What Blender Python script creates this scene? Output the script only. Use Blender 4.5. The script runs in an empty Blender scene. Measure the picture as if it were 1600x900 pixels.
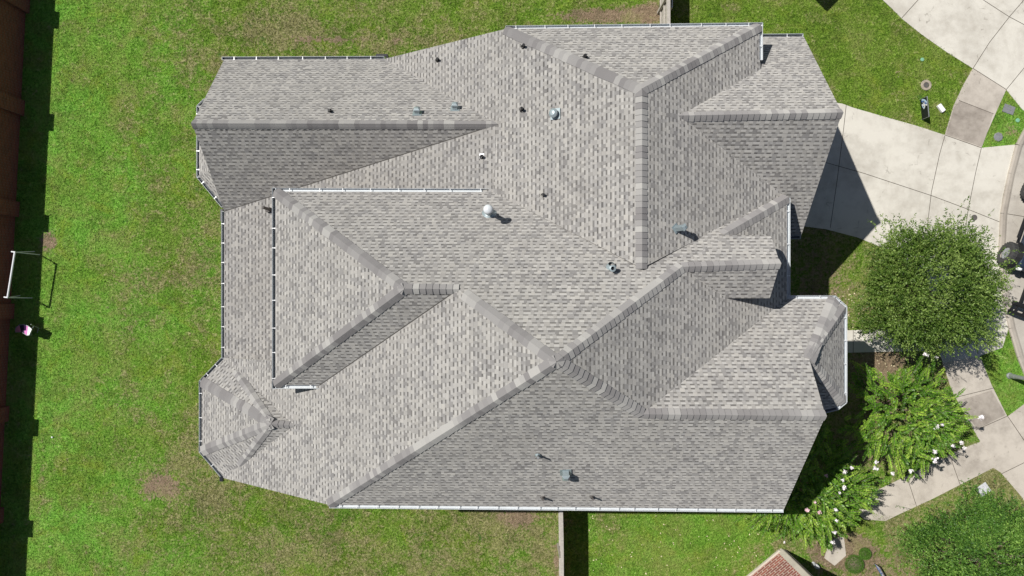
import bpy, bmesh, math, random
import numpy as np
from mathutils import Vector, Matrix

random.seed(7)
rng = np.random.default_rng(11)
PI = math.pi
scene = bpy.context.scene
C = scene.collection

# ------------------------------------------------------------------ camera, world, sun, exposure
H = 28.0            # height of the drone above the lawn
F = 1067.0          # focal length in photograph pixels (24 mm on a 36 mm wide sensor)
cam_d = bpy.data.cameras.new('camera')
cam_d.sensor_width = 36.0
cam_d.lens = 24.0
cam_d.clip_start = 0.5
cam_d.clip_end = 2000.0
cam = bpy.data.objects.new('camera', cam_d)
C.objects.link(cam)
cam.location = (0, 0, H)
cam.rotation_euler = (0, 0, 0)
scene.camera = cam

to_sun = Vector((-740, 375, 1067)).normalized()
elev = math.asin(to_sun.z)
world = bpy.data.worlds.new('World')
scene.world = world
world.use_nodes = True
wn = world.node_tree
bg = wn.nodes['Background']
sky = wn.nodes.new('ShaderNodeTexSky')
sky.sky_type = 'NISHITA'
sky.sun_disc = False
sky.sun_elevation = elev
sky.sun_rotation = math.atan2(to_sun.x, to_sun.y) % (2 * PI)
wn.links.new(sky.outputs[0], bg.inputs[0])
bg.inputs[1].default_value = 0.05
sun_d = bpy.data.lights.new('sun', 'SUN')
sun_d.energy = 5.0
sun_d.angle = math.radians(0.5)
sun_d.color = (1.0, 0.965, 0.91)
sun = bpy.data.objects.new('sun', sun_d)
C.objects.link(sun)
sun.location = (0, 0, 30)
sun.rotation_euler = to_sun.to_track_quat('Z', 'Y').to_euler()
scene.view_settings.view_transform = 'Standard'
scene.view_settings.look = 'None'
scene.view_settings.exposure = 0.02
scene.view_settings.gamma = 1.0
scene.view_settings.use_curve_mapping = False


def W(px, py, k=0.0):
    """point of the place seen at photo pixel (px, py) that stands k*H above the lawn"""
    s = H / F * (1 - k)
    return Vector(((px - 800) * s, (450 - py) * s, k * H))


def G(px, py, z=0.0):
    return W(px, py, z / H)


# ------------------------------------------------------------------ object helpers
def link(o, parent=None):
    C.objects.link(o)
    if parent:
        o.parent = parent
    return o


def tag(o, label=None, cat=None, group=None, kind=None):
    if label: o['label'] = label
    if cat: o['category'] = cat
    if group: o['group'] = group
    if kind: o['kind'] = kind
    return o


def empty(name, loc=(0, 0, 0), label=None, cat=None, group=None, rz=0):
    o = bpy.data.objects.new(name, None)
    o.empty_display_size = 0.2
    o.location = loc
    o.rotation_euler = (0, 0, rz)
    link(o)
    return tag(o, label, cat, group)


class MB:
    """collects vertices / faces (with material slots and optional uv / tint) into one mesh object"""
    def __init__(s):
        s.v = []; s.f = []; s.m = []; s.t = []
    def add(s, vs, fs, m=0, tint=0.5):
        b = len(s.v)
        s.v += [tuple(x) for x in vs]
        for q in fs:
            s.f.append([b + i for i in q]); s.m.append(m); s.t.append(tint)
    def box(s, c, d, m=0, rz=0, R=None, tint=0.5):
        R = R or Matrix.Rotation(rz, 3, 'Z')
        c = Vector(c)
        vs = [c + R @ Vector((x * d[0] / 2, y * d[1] / 2, z * d[2] / 2)) for x in (-1, 1) for y in (-1, 1) for z in (-1, 1)]
        s.add(vs, [(0, 1, 3, 2), (4, 6, 7, 5), (0, 4, 5, 1), (2, 3, 7, 6), (0, 2, 6, 4), (1, 5, 7, 3)], m, tint)
    def bar(s, a, b, w, h=None, m=0, tint=0.5):
        a = Vector(a); b = Vector(b); d = b - a
        q = d.to_track_quat('X', 'Z').to_matrix()
        s.box((a + b) / 2, (d.length, w, h or w), m, R=q, tint=tint)
    def tube(s, a, b, r0, r1=None, n=12, m=0, caps=True, tint=0.5):
        a = Vector(a); b = Vector(b); r1 = r0 if r1 is None else r1
        q = (b - a).to_track_quat('Z', 'X').to_matrix()
        vs = []
        for p, r in ((a, r0), (b, r1)):
            for i in range(n):
                t = 2 * PI * i / n
                vs.append(p + q @ Vector((r * math.cos(t), r * math.sin(t), 0)))
        fs = [(i, (i + 1) % n, n + (i + 1) % n, n + i) for i in range(n)]
        if caps: fs += [tuple(range(n))[::-1], tuple(range(n, 2 * n))]
        s.add(vs, fs, m, tint)
    def lathe(s, c, prof, n=20, m=0, R=None, tint=0.5):
        c = Vector(c); R = R or Matrix.Identity(3)
        vs = []
        for r, z in prof:
            for i in range(n):
                t = 2 * PI * i / n
                vs.append(c + R @ Vector((max(r, 1e-4) * math.cos(t), max(r, 1e-4) * math.sin(t), z)))
        fs = []
        for j in range(len(prof) - 1):
            for i in range(n):
                fs.append((j * n + i, j * n + (i + 1) % n, (j + 1) * n + (i + 1) % n, (j + 1) * n + i))
        s.add(vs, fs, m, tint)
    def prism(s, pts, z0, z1, m=0, mside=None, tint=0.5):
        n = len(pts)
        ar = sum(pts[i][0] * pts[(i + 1) % n][1] - pts[(i + 1) % n][0] * pts[i][1] for i in range(n))
        if ar < 0: pts = pts[::-1]
        f1 = (lambda p: z1(p)) if callable(z1) else (lambda p: z1)
        vs = [(p[0], p[1], z0) for p in pts] + [(p[0], p[1], f1(p)) for p in pts]
        s.add(vs, [tuple(range(n, 2 * n))], m, tint)
        s.add(vs, [tuple(range(n))[::-1]] + [(i, (i + 1) % n, n + (i + 1) % n, n + i) for i in range(n)], m if mside is None else mside, tint)
    def build(s, name, mats, parent=None, smooth=False, bevel=0, loc=None):
        me = bpy.data.meshes.new(name)
        off = Vector(loc) if loc is not None else Vector((0, 0, 0))
        me.from_pydata([Vector(v) - off for v in s.v], [], s.f)
        mats = mats if isinstance(mats, (list, tuple)) else [mats]
        for m in mats: me.materials.append(m)
        me.polygons.foreach_set('material_index', s.m)
        if smooth: me.polygons.foreach_set('use_smooth', [True] * len(s.f))
        a = me.attributes.new('tint', 'FLOAT', 'FACE')
        a.data.foreach_set('value', s.t)
        me.update()
        o = bpy.data.objects.new(name, me)
        o.location = off
        link(o, parent)
        if parent is not None:
            o.location = off - Vector(parent.matrix_basis.translation) if False else off
        if bevel:
            b = o.modifiers.new('bevel', 'BEVEL'); b.width = bevel; b.segments = 2; b.limit_method = 'ANGLE'
        return o


def np_mesh(name, verts, faces, mat, parent=None, tint=None, loops=4):
    """fast mesh from numpy arrays, all faces with the same number of corners"""
    me = bpy.data.meshes.new(name)
    nv = len(verts); nf = len(faces)
    me.vertices.add(nv); me.vertices.foreach_set('co', verts.astype(np.float32).ravel())
    me.loops.add(nf * loops); me.loops.foreach_set('vertex_index', faces.astype(np.int32).ravel())
    me.polygons.add(nf)
    me.polygons.foreach_set('loop_start', np.arange(0, nf * loops, loops, dtype=np.int32))
    me.polygons.foreach_set('loop_total', np.full(nf, loops, dtype=np.int32))
    me.update(calc_edges=True)
    if tint is not None:
        a = me.attributes.new('tint', 'FLOAT', 'FACE'); a.data.foreach_set('value', tint.astype(np.float32))
    me.materials.append(mat)
    o = bpy.data.objects.new(name, me)
    return link(o, parent)


# ------------------------------------------------------------------ materials
class NT:
    def __init__(s, name, rough=0.8, spec=0.3):
        s.mat = bpy.data.materials.new(name)
        s.mat.use_nodes = True
        s.t = s.mat.node_tree; s.n = s.t.nodes; s.l = s.t.links
        s.b = s.n['Principled BSDF']
        s.b.inputs['Roughness'].default_value = rough
        s.b.inputs['Specular IOR Level'].default_value = spec
    def node(s, t, **kw):
        x = s.n.new(t)
        for k, v in kw.items(): setattr(x, k, v)
        return x
    def put(s, sock, v):
        if hasattr(v, 'is_output') or hasattr(v, 'links'): s.l.new(v, sock)
        else: sock.default_value = v
    def math(s, op, a, b=0.0, c=None, clamp=False):
        x = s.node('ShaderNodeMath', operation=op); x.use_clamp = clamp
        s.put(x.inputs[0], a); s.put(x.inputs[1], b)
        if c is not None: s.put(x.inputs[2], c)
        return x.outputs[0]
    def mix(s, f, a, b, blend='MIX'):
        x = s.node('ShaderNodeMix', data_type='RGBA', blend_type=blend)
        s.put(x.inputs[0], f)
        s.put(x.inputs[6], tuple(a) + (1,) if isinstance(a, (tuple, list)) and len(a) == 3 else a)
        s.put(x.inputs[7], tuple(b) + (1,) if isinstance(b, (tuple, list)) and len(b) == 3 else b)
        return x.outputs[2]
    def ramp(s, f, stops):
        x = s.node('ShaderNodeValToRGB')
        while len(x.color_ramp.elements) < len(stops): x.color_ramp.elements.new(0.5)
        for e, (p, c) in zip(x.color_ramp.elements, stops):
            e.position = p
            e.color = (c, c, c, 1) if isinstance(c, (int, float)) else tuple(c) + (1,)
        s.put(x.inputs[0], f)
        return x.outputs[0]
    def noise(s, vec, scale, detail=4, rough=0.6, dist=0.0):
        x = s.node('ShaderNodeTexNoise')
        if vec is not None: s.l.new(vec, x.inputs['Vector'])
        x.inputs['Scale'].default_value = scale; x.inputs['Detail'].default_value = detail
        x.inputs['Roughness'].default_value = rough; x.inputs['Distortion'].default_value = dist
        return x.outputs['Fac']
    def pos(s):
        return s.node('ShaderNodeNewGeometry').outputs['Position']
    def attr(s, name):
        return s.node('ShaderNodeAttribute', attribute_name=name).outputs['Fac']
    def white(s, a, b):
        c = s.node('ShaderNodeCombineXYZ'); s.put(c.inputs[0], a); s.put(c.inputs[1], b)
        w = s.node('ShaderNodeTexWhiteNoise', noise_dimensions='2D'); s.l.new(c.outputs[0], w.inputs['Vector'])
        return w.outputs['Value']
    def bump(s, h, strength=0.5, dist=0.02):
        x = s.node('ShaderNodeBump'); x.inputs['Strength'].default_value = strength; x.inputs['Distance'].default_value = dist
        s.put(x.inputs['Height'], h); s.l.new(x.outputs[0], s.b.inputs['Normal'])
    def color(s, c):
        s.put(s.b.inputs['Base Color'], tuple(c) + (1,) if isinstance(c, (tuple, list)) and len(c) == 3 else c)
        return s.mat


def plain(name, col, rough=0.6, metal=0.0, var=0.12, scale=6, spec=0.4, bump=0.0):
    t = NT(name, rough, spec)
    t.b.inputs['Metallic'].default_value = metal
    n = t.noise(t.pos(), scale, 5, 0.65)
    n2 = t.noise(t.pos(), scale * 9, 3, 0.6)
    f = t.math('ADD', t.math('MULTIPLY', n, 0.7), t.math('MULTIPLY', n2, 0.3))
    a = tuple(max(0, c * (1 - var)) for c in col); b = tuple(min(1, c * (1 + var)) for c in col)
    if bump: t.bump(n2, bump, 0.01)
    return t.color(t.ramp(f, [(0.3, a), (0.7, b)]))


# --- laminated roof shingles: UV is in metres, u along the course, v up the slope
def shingle_mat():
    t = NT('shingles', 0.92, 0.2); t.b.inputs['Diffuse Roughness'].default_value = 0.45
    uv = t.node('ShaderNodeUVMap').outputs[0]
    sp = t.node('ShaderNodeSeparateXYZ'); t.l.new(uv, sp.inputs[0])
    u, v = sp.outputs[0], sp.outputs[1]
    vr = t.math('DIVIDE', v, 0.1445)
    row = t.math('FLOOR', vr); fv = t.math('FRACT', vr)
    # uneven tab widths: the coordinate along the course is stretched by a noise that differs in every row
    c = t.node('ShaderNodeCombineXYZ'); t.put(c.inputs[0], u); t.put(c.inputs[1], t.math('MULTIPLY', row, 3.17))
    wob = t.noise(c.outputs[0], 2.6, 1, 0.5)
    uu = t.math('ADD', t.math('ADD', t.math('DIVIDE', u, 0.118), t.math('MULTIPLY', wob, 3.0)),
                t.math('MULTIPLY', t.white(row, 7.7), 9.0))
    cell = t.math('FLOOR', uu); fu = t.math('FRACT', uu)
    par = t.math('FLOORED_MODULO', cell, 2.0)
    r1 = t.white(cell, row)
    r2 = t.white(t.math('FLOOR', t.math('DIVIDE', t.math('ADD', cell, t.math('MULTIPLY', row, 3)), 2.0)), row)
    big = t.noise(t.pos(), 0.55, 3, 0.6)
    mid = t.noise(t.pos(), 2.2, 3, 0.6)
    gran = t.noise(t.pos(), 55, 2, 0.6)
    # tone of one tab
    tone = t.math('ADD', t.math('MULTIPLY', r1, 0.55), t.math('MULTIPLY', r2, 0.45))
    tone = t.math('ADD', tone, t.math('MULTIPLY', t.math('SUBTRACT', mid, 0.5), 0.5))
    col = t.ramp(tone, [(0.10, (0.205, 0.197, 0.192)), (0.30, (0.28, 0.27, 0.26)), (0.50, (0.37, 0.355, 0.332)), (0.90, (0.475, 0.457, 0.425))])
    hue = t.white(t.math('ADD', cell, 91.0), row)
    col = t.mix(t.math('MULTIPLY', hue, 0.35), col, (0.33, 0.325, 0.325))
    # the slots between raised tabs show the dark shadow-line granules of the lower ply
    slot = t.math('MULTIPLY', par, t.math('LESS_THAN', fv, 0.34))
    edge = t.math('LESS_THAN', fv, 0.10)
    col = t.mix(t.math('MULTIPLY', slot, t.math('ADD', 0.58, t.math('MULTIPLY', t.white(cell, t.math('ADD', row, 31.0)), 0.35))), col, (0.085, 0.08, 0.078))
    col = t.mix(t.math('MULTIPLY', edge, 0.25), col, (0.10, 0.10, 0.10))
    lite = t.math('MULTIPLY', par, t.math('GREATER_THAN', fv, 0.55))
    col = t.mix(t.math('MULTIPLY', lite, 0.34), col, (0.60, 0.59, 0.57))
    col = t.mix(t.math('MULTIPLY', t.ramp(big, [(0.35, 0.0), (0.7, 1.0)]), 0.22), col, (0.29, 0.275, 0.25))
    sp2 = t.node('ShaderNodeSeparateXYZ'); t.l.new(t.pos(), sp2.inputs[0])
    streak = t.noise(t.pos(), 1.4, 5, 0.7, 0.8)
    col = t.mix(t.math('MULTIPLY', t.ramp(streak, [(0.55, 0.0), (0.75, 1.0)]), 0.30), col, (0.21, 0.20, 0.185))
    col = t.mix(t.math('MULTIPLY', t.ramp(streak, [(0.25, 1.0), (0.42, 0.0)]), 0.18), col, (0.50, 0.485, 0.455))
    col = t.mix(t.math('MULTIPLY', gran, 0.16), col, (0.2, 0.19, 0.18))
    h = t.math('ADD', t.math('MULTIPLY', t.math('SUBTRACT', 1.0, fv), 0.55), t.math('MULTIPLY', t.math('SUBTRACT', 1.0, par), 0.35))
    h = t.math('ADD', h, t.math('MULTIPLY', gran, 0.12))
    t.bump(h, 0.7, 0.018)
    return t.color(col)


def cap_mat():
    t = NT('ridge_shingle', 0.92, 0.2); t.b.inputs['Diffuse Roughness'].default_value = 0.45
    a = t.attr('tint')
    n = t.noise(t.pos(), 30, 3, 0.6)
    col = t.ramp(a, [(0.0, (0.22, 0.21, 0.21)), (0.35, (0.27, 0.26, 0.258)), (0.7, (0.33, 0.32, 0.312)), (1.0, (0.43, 0.42, 0.40))])
    col = t.mix(t.math('MULTIPLY', n, 0.25), col, (0.25, 0.24, 0.23))
    t.bump(n, 0.3, 0.01)
    return t.color(col)


def brick_mat(name, c1, c2, mortar, scale=1.0, rot=False, row=0.075, width=0.22, ms=0.008):
    t = NT(name, 0.9, 0.2)
    uv = t.node('ShaderNodeUVMap').outputs[0]
    b = t.node('ShaderNodeTexBrick'); t.l.new(uv, b.inputs['Vector'])
    b.inputs['Color1'].default_value = c1 + (1,); b.inputs['Color2'].default_value = c2 + (1,); b.inputs['Mortar'].default_value = mortar + (1,)
    b.inputs['Scale'].default_value = 1.0; b.inputs['Mortar Size'].default_value = ms
    b.inputs['Brick Width'].default_value = width; b.inputs['Row Height'].default_value = row
    n = t.noise(t.pos(), 3, 4, 0.6)
    col = t.mix(t.math('MULTIPLY', n, 0.45), b.outputs['Color'], tuple(x * 0.5 for x in c1))
    t.bump(b.outputs['Fac'], -0.4, 0.01)
    return t.color(col)


def concrete_mat(name, base, stain=0.25, stain_col=(0.22, 0.19, 0.165), scale=0.5):
    t = NT(name, 0.9, 0.25)
    p = t.pos()
    big = t.noise(p, scale, 5, 0.62, 0.6)
    mid = t.noise(p, 2.5, 5, 0.65)
    fine = t.noise(p, 28, 4, 0.7)
    col = t.mix(t.ramp(big, [(0.42, 0.0), (0.72, 1.0)]), base, tuple(c * 0.86 for c in base))
    col = t.mix(t.math('MULTIPLY', t.ramp(t.math('MULTIPLY', big, mid), [(0.2, 0.0), (0.42, 1.0)]), stain), col, stain_col)
    col = t.mix(t.math('MULTIPLY', fine, 0.22), col, tuple(c * 0.6 for c in base))
    cr = t.node('ShaderNodeTexVoronoi', feature='DISTANCE_TO_EDGE'); cr.inputs['Scale'].default_value = 0.33
    mp = t.node('ShaderNodeVectorMath', operation='ADD'); t.l.new(p, mp.inputs[0])
    nz = t.node('ShaderNodeTexNoise'); nz.inputs['Scale'].default_value = 1.7; nz.inputs['Detail'].default_value = 6; t.l.new(p, nz.inputs['Vector'])
    t.l.new(nz.outputs['Color'], mp.inputs[1]); t.l.new(mp.outputs[0], cr.inputs['Vector'])
    crk = t.math('MULTIPLY', t.math('LESS_THAN', cr.outputs['Distance'], 0.004), t.ramp(mid, [(0.5, 0.0), (0.6, 1.0)]))
    col = t.mix(t.math('MULTIPLY', crk, 0.45), col, (0.15, 0.13, 0.11))
    spot = t.ramp(t.noise(p, 3.3, 2, 0.5), [(0.70, 0.0), (0.76, 1.0)])
    col = t.mix(t.math('MULTIPLY', spot, 0.3), col, stain_col)
    sp = t.ramp(t.noise(p, 9, 2, 0.5), [(0.68, 0.0), (0.74, 1.0)])
    col = t.mix(t.math('MULTIPLY', sp, 0.18), col, tuple(min(1, c * 1.25) for c in base))
    t.bump(fine, 0.25, 0.01)
    return t.color(col)


def lawn_mat():
    t = NT('lawn', 0.95, 0.1)
    p = t.pos()
    dry = t.attr('dry'); soil = t.attr('soil'); lush = t.attr('lush')
    n1 = t.noise(p, 1.1, 5, 0.65, 0.5)
    n2 = t.noise(p, 4.0, 5, 0.7, 0.6)
    n3 = t.noise(p, 11, 4, 0.75, 0.4)
    n4 = t.noise(p, 34, 3, 0.75)
    m1 = t.math('ADD', t.math('MULTIPLY', n3, 0.5), t.math('MULTIPLY', n4, 0.3))
    mix1 = t.math('ADD', m1, t.math('MULTIPLY', n2, 0.2))
    green = t.ramp(mix1, [(0.37, (0.036, 0.070, 0.008)), (0.46, (0.108, 0.195, 0.018)), (0.55, (0.205, 0.335, 0.036)), (0.64, (0.42, 0.55, 0.13))])
    lushc = t.ramp(mix1, [(0.37, (0.042, 0.125, 0.012)), (0.46, (0.135, 0.36, 0.034)), (0.55, (0.25, 0.54, 0.08)), (0.64, (0.48, 0.74, 0.20))])
    green = t.mix(t.math('MULTIPLY', lush, 0.95, clamp=True), green, lushc)
    green = t.mix(t.math('MULTIPLY', t.ramp(n1, [(0.42, 0.0), (0.62, 1.0)]), 0.55), green, t.ramp(mix1, [(0.36, (0.09, 0.12, 0.02)), (0.64, (0.34, 0.40, 0.10))]))
    straw = t.ramp(mix1, [(0.36, (0.08, 0.075, 0.030)), (0.48, (0.235, 0.215, 0.09)), (0.62, (0.54, 0.49, 0.27))])
    d = t.math('ADD', t.math('MULTIPLY', dry, 1.0), t.math('MULTIPLY', t.math('SUBTRACT', n1, 0.5), 1.8))
    d = t.math('ADD', d, t.math('MULTIPLY', t.math('SUBTRACT', n2, 0.5), 2.2))
    d = t.math('ADD', d, t.math('MULTIPLY', t.math('SUBTRACT', n3, 0.5), 2.0))
    yel = t.ramp(t.noise(p, 0.8, 4, 0.7, 1.0), [(0.52, 0.0), (0.68, 0.55)])
    green = t.mix(yel, green, t.ramp(mix1, [(0.37, (0.10, 0.16, 0.012)), (0.64, (0.42, 0.52, 0.07))]))
    col = t.mix(t.ramp(d, [(0.40, 0.0), (1.0, 0.9)]), green, straw)
    dirt = t.ramp(mix1, [(0.36, (0.14, 0.10, 0.065)), (0.5, (0.30, 0.22, 0.145)), (0.64, (0.46, 0.36, 0.25))])
    e = t.math('ADD', soil, t.math('MULTIPLY', t.math('SUBTRACT', n2, 0.5), 1.8))
    e = t.math('ADD', e, t.math('MULTIPLY', t.math('SUBTRACT', n3, 0.5), 1.3))
    col = t.mix(t.ramp(e, [(0.42, 0.0), (0.75, 1.0)]), col, dirt)
    # growth differs over a metre or two: thick dark turf against thin light turf
    g1 = t.noise(p, 0.55, 6, 0.72, 1.2)
    col = t.mix(t.ramp(g1, [(0.36, 0.55), (0.50, 0.0)]), col, t.mix(0.5, col, (0.03, 0.055, 0.012)))
    col = t.mix(t.ramp(g1, [(0.52, 0.0), (0.66, 0.42)]), col, (0.30, 0.34, 0.10))
    weed = t.noise(p, 2.3, 3, 0.6, 0.8)
    col = t.mix(t.ramp(weed, [(0.66, 0.0), (0.74, 0.6)]), col, (0.045, 0.16, 0.03))
    t.bump(t.math('ADD', t.math('MULTIPLY', n2, 0.6), n3), 1.0, 0.12)
    return t.color(col)


def leaf_mat(name, dark, mid, light, trans=0.3, rough=0.5):
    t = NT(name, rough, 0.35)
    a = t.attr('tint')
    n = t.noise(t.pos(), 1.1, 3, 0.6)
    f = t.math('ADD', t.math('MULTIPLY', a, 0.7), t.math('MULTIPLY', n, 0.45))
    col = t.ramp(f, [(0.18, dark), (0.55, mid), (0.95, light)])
    t.color(col)
    tr = t.node('ShaderNodeBsdfTranslucent'); t.l.new(col, tr.inputs[0])
    mx = t.node('ShaderNodeMixShader'); mx.inputs[0].default_value = trans
    t.l.new(t.b.outputs[0], mx.inputs[1]); t.l.new(tr.outputs[0], mx.inputs[2])
    t.l.new(mx.outputs[0], t.n['Material Output'].inputs[0])
    return t.mat


M = dict(
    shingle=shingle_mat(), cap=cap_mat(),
    fascia=plain('painted_trim', (0.55, 0.53, 0.49), 0.6),
    gutter=plain('painted_gutter', (0.60, 0.63, 0.65), 0.35, 0.0, 0.08, 3),
    guttershade=plain('gutter_shade', (0.11, 0.12, 0.13), 0.9, 0.0, 0.5, 12),  # dark colour standing in for the shade inside gutters
    hanger=plain('gutter_hanger_metal', (0.85, 0.86, 0.86), 0.35, 0.2, 0.05),
    valley=plain('valley_shade', (0.07, 0.065, 0.06), 0.9),
    lead=plain('galvanised_flashing', (0.32, 0.38, 0.40), 0.4, 0.35, 0.15, 8),
    blackpipe=plain('black_plastic', (0.015, 0.015, 0.016), 0.5, 0, 0.2),
    steel=plain('grey_steel', (0.38, 0.40, 0.41), 0.45, 0.5, 0.15),
    white=plain('white_powder_coat', (0.80, 0.80, 0.82), 0.35, 0.0, 0.04),
    brick=brick_mat('red_brick', (0.30, 0.085, 0.055), (0.19, 0.06, 0.045), (0.22, 0.19, 0.17)),
    housebrick=brick_mat('house_brick', (0.30, 0.19, 0.14), (0.22, 0.14, 0.11), (0.4, 0.37, 0.33)),
    facebrick=brick_mat('soldier_brick', (0.42, 0.14, 0.11), (0.26, 0.10, 0.09), (0.66, 0.55, 0.48), width=0.36, row=0.15, ms=0.02),
    limestone=concrete_mat('limestone', (0.62, 0.57, 0.49), 0.15, scale=1.2),
    drive=concrete_mat('driveway_concrete', (0.66, 0.63, 0.56), 0.6, (0.40, 0.365, 0.31)),
    walk=concrete_mat('walk_concrete', (0.55, 0.50, 0.435), 0.6, (0.27, 0.235, 0.20)),
    stained=concrete_mat('stained_concrete', (0.42, 0.375, 0.325), 0.8, (0.20, 0.17, 0.145)),
    road=concrete_mat('road_concrete', (0.50, 0.465, 0.41), 0.4, scale=0.8),
    kerb=concrete_mat('kerb_concrete', (0.50, 0.45, 0.385), 0.4),
    joint=plain('joint_filler', (0.085, 0.07, 0.055), 0.9),
    lawn=lawn_mat(),
    oak=leaf_mat('oak_leaf', (0.028, 0.07, 0.010), (0.12, 0.215, 0.03), (0.36, 0.48, 0.13), 0.32),
    crape=leaf_mat('crape_leaf', (0.025, 0.08, 0.010), (0.14, 0.33, 0.028), (0.48, 0.68, 0.10), 0.4, 0.4),
    elm=leaf_mat('small_leaf', (0.022, 0.07, 0.010), (0.095, 0.22, 0.03), (0.30, 0.48, 0.09), 0.25),
    box=leaf_mat('shrub_leaf', (0.04, 0.11, 0.012), (0.10, 0.23, 0.03), (0.22, 0.36, 0.06), 0.25),
    blade=leaf_mat('grass_blade', (0.05, 0.10, 0.016), (0.13, 0.235, 0.04), (0.40, 0.42, 0.17), 0.25, 0.6),
    petal=plain('white_petals', (0.85, 0.80, 0.82), 0.6, 0, 0.06),
    pinkpetal=plain('pink_petals', (0.80, 0.55, 0.60), 0.6, 0, 0.06),
    bark=plain('bark', (0.17, 0.13, 0.10), 0.9, 0, 0.3, 10, bump=0.5),
    fence=plain('weathered_wood', (0.42, 0.39, 0.35), 0.85, 0, 0.25, 9, bump=0.3),
    darkwood=plain('dark_wood', (0.07, 0.055, 0.045), 0.9, 0, 0.25),
    iron=plain('dark_iron', (0.12, 0.11, 0.105), 0.7, 0.2, 0.3, 12),
    gridlid=plain('grey_cover', (0.22, 0.225, 0.235), 0.7, 0.1, 0.2, 10),
    greenlid=plain('green_plastic', (0.20, 0.42, 0.28), 0.5, 0, 0.15),
    black=plain('black_panel', (0.012, 0.013, 0.018), 0.4, 0, 0.1),
    signblue=plain('blue_ink', (0.03, 0.12, 0.42), 0.4), signlight=plain('pale_blue_ink', (0.45, 0.62, 0.80), 0.4),
    signwhite=plain('white_ink', (0.82, 0.83, 0.84), 0.4),
    pink=plain('pink_fabric', (0.72, 0.26, 0.33), 0.7), lilac=plain('lilac_fabric', (0.62, 0.20, 0.48), 0.7),
    whitefab=plain('white_fabric', (0.85, 0.84, 0.86), 0.7, 0, 0.03),
    navy=plain('navy_fabric', (0.02, 0.012, 0.035), 0.7),
    tyre=plain('tyre_rubber', (0.045, 0.045, 0.045), 0.85, 0, 0.25, 12, bump=0.2),
    carpaint=plain('dark_blue_paint', (0.035, 0.05, 0.085), 0.25, 0.3, 0.05),
    glass=plain('dark_glass', (0.02, 0.025, 0.03), 0.08, 0, 0.02, spec=0.8),
    pane=plain('window_pane', (0.04, 0.05, 0.06), 0.1, 0, 0.05, spec=0.8),
    mulch=plain('mulch', (0.10, 0.07, 0.05), 0.95, 0, 0.4, 9, bump=0.5),
    ringcon=plain('old_concrete_ring', (0.36, 0.31, 0.25), 0.9, 0, 0.3, 9),
    stone=plain('pale_stone', (0.55, 0.56, 0.58), 0.8, 0, 0.1),
    fallen=plain('fallen_leaf', (0.70, 0.62, 0.40), 0.8, 0, 0.2),
)


def box_uv(o):
    """UV in metres: horizontal run and height on walls, plan on flat faces"""
    me = o.data
    uv = me.uv_layers.new(name='UVMap')
    for p in me.polygons:
        n = p.normal
        for li in p.loop_indices:
            co = me.vertices[me.loops[li].vertex_index].co
            if abs(n.z) > 0.8: uv.data[li].uv = (co.x, co.y)
            else:
                t = Vector((-n.y, n.x, 0)).normalized()
                uv.data[li].uv = (co.dot(t), co.z)
    return o


# ------------------------------------------------------------------ ground
def gauss(x, y, px, py, rx, ry, a=1.0, rot=0.0):
    c = G(px, py); s = H / F
    dx = x - c.x; dy = y - c.y
    cr, sr = math.cos(rot), math.sin(rot)
    u = (dx * cr + dy * sr) / (rx * s); v = (-dx * sr + dy * cr) / (ry * s)
    return a * np.exp(-(u * u + v * v) / 2)


def lattice(x, y, cell, seed):
    """smooth value noise"""
    r = np.random.default_rng(seed); T = r.random((257, 257))
    fx = x / cell + 60.3; fy = y / cell + 71.7
    ix = np.floor(fx).astype(int); iy = np.floor(fy).astype(int)
    tx = fx - ix; ty = fy - iy
    tx = tx * tx * (3 - 2 * tx); ty = ty * ty * (3 - 2 * ty)
    ix %= 256; iy %= 256
    return (T[ix, iy] * (1 - tx) + T[ix + 1, iy] * tx) * (1 - ty) + (T[ix, iy + 1] * (1 - tx) + T[ix + 1, iy + 1] * tx) * ty


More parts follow.
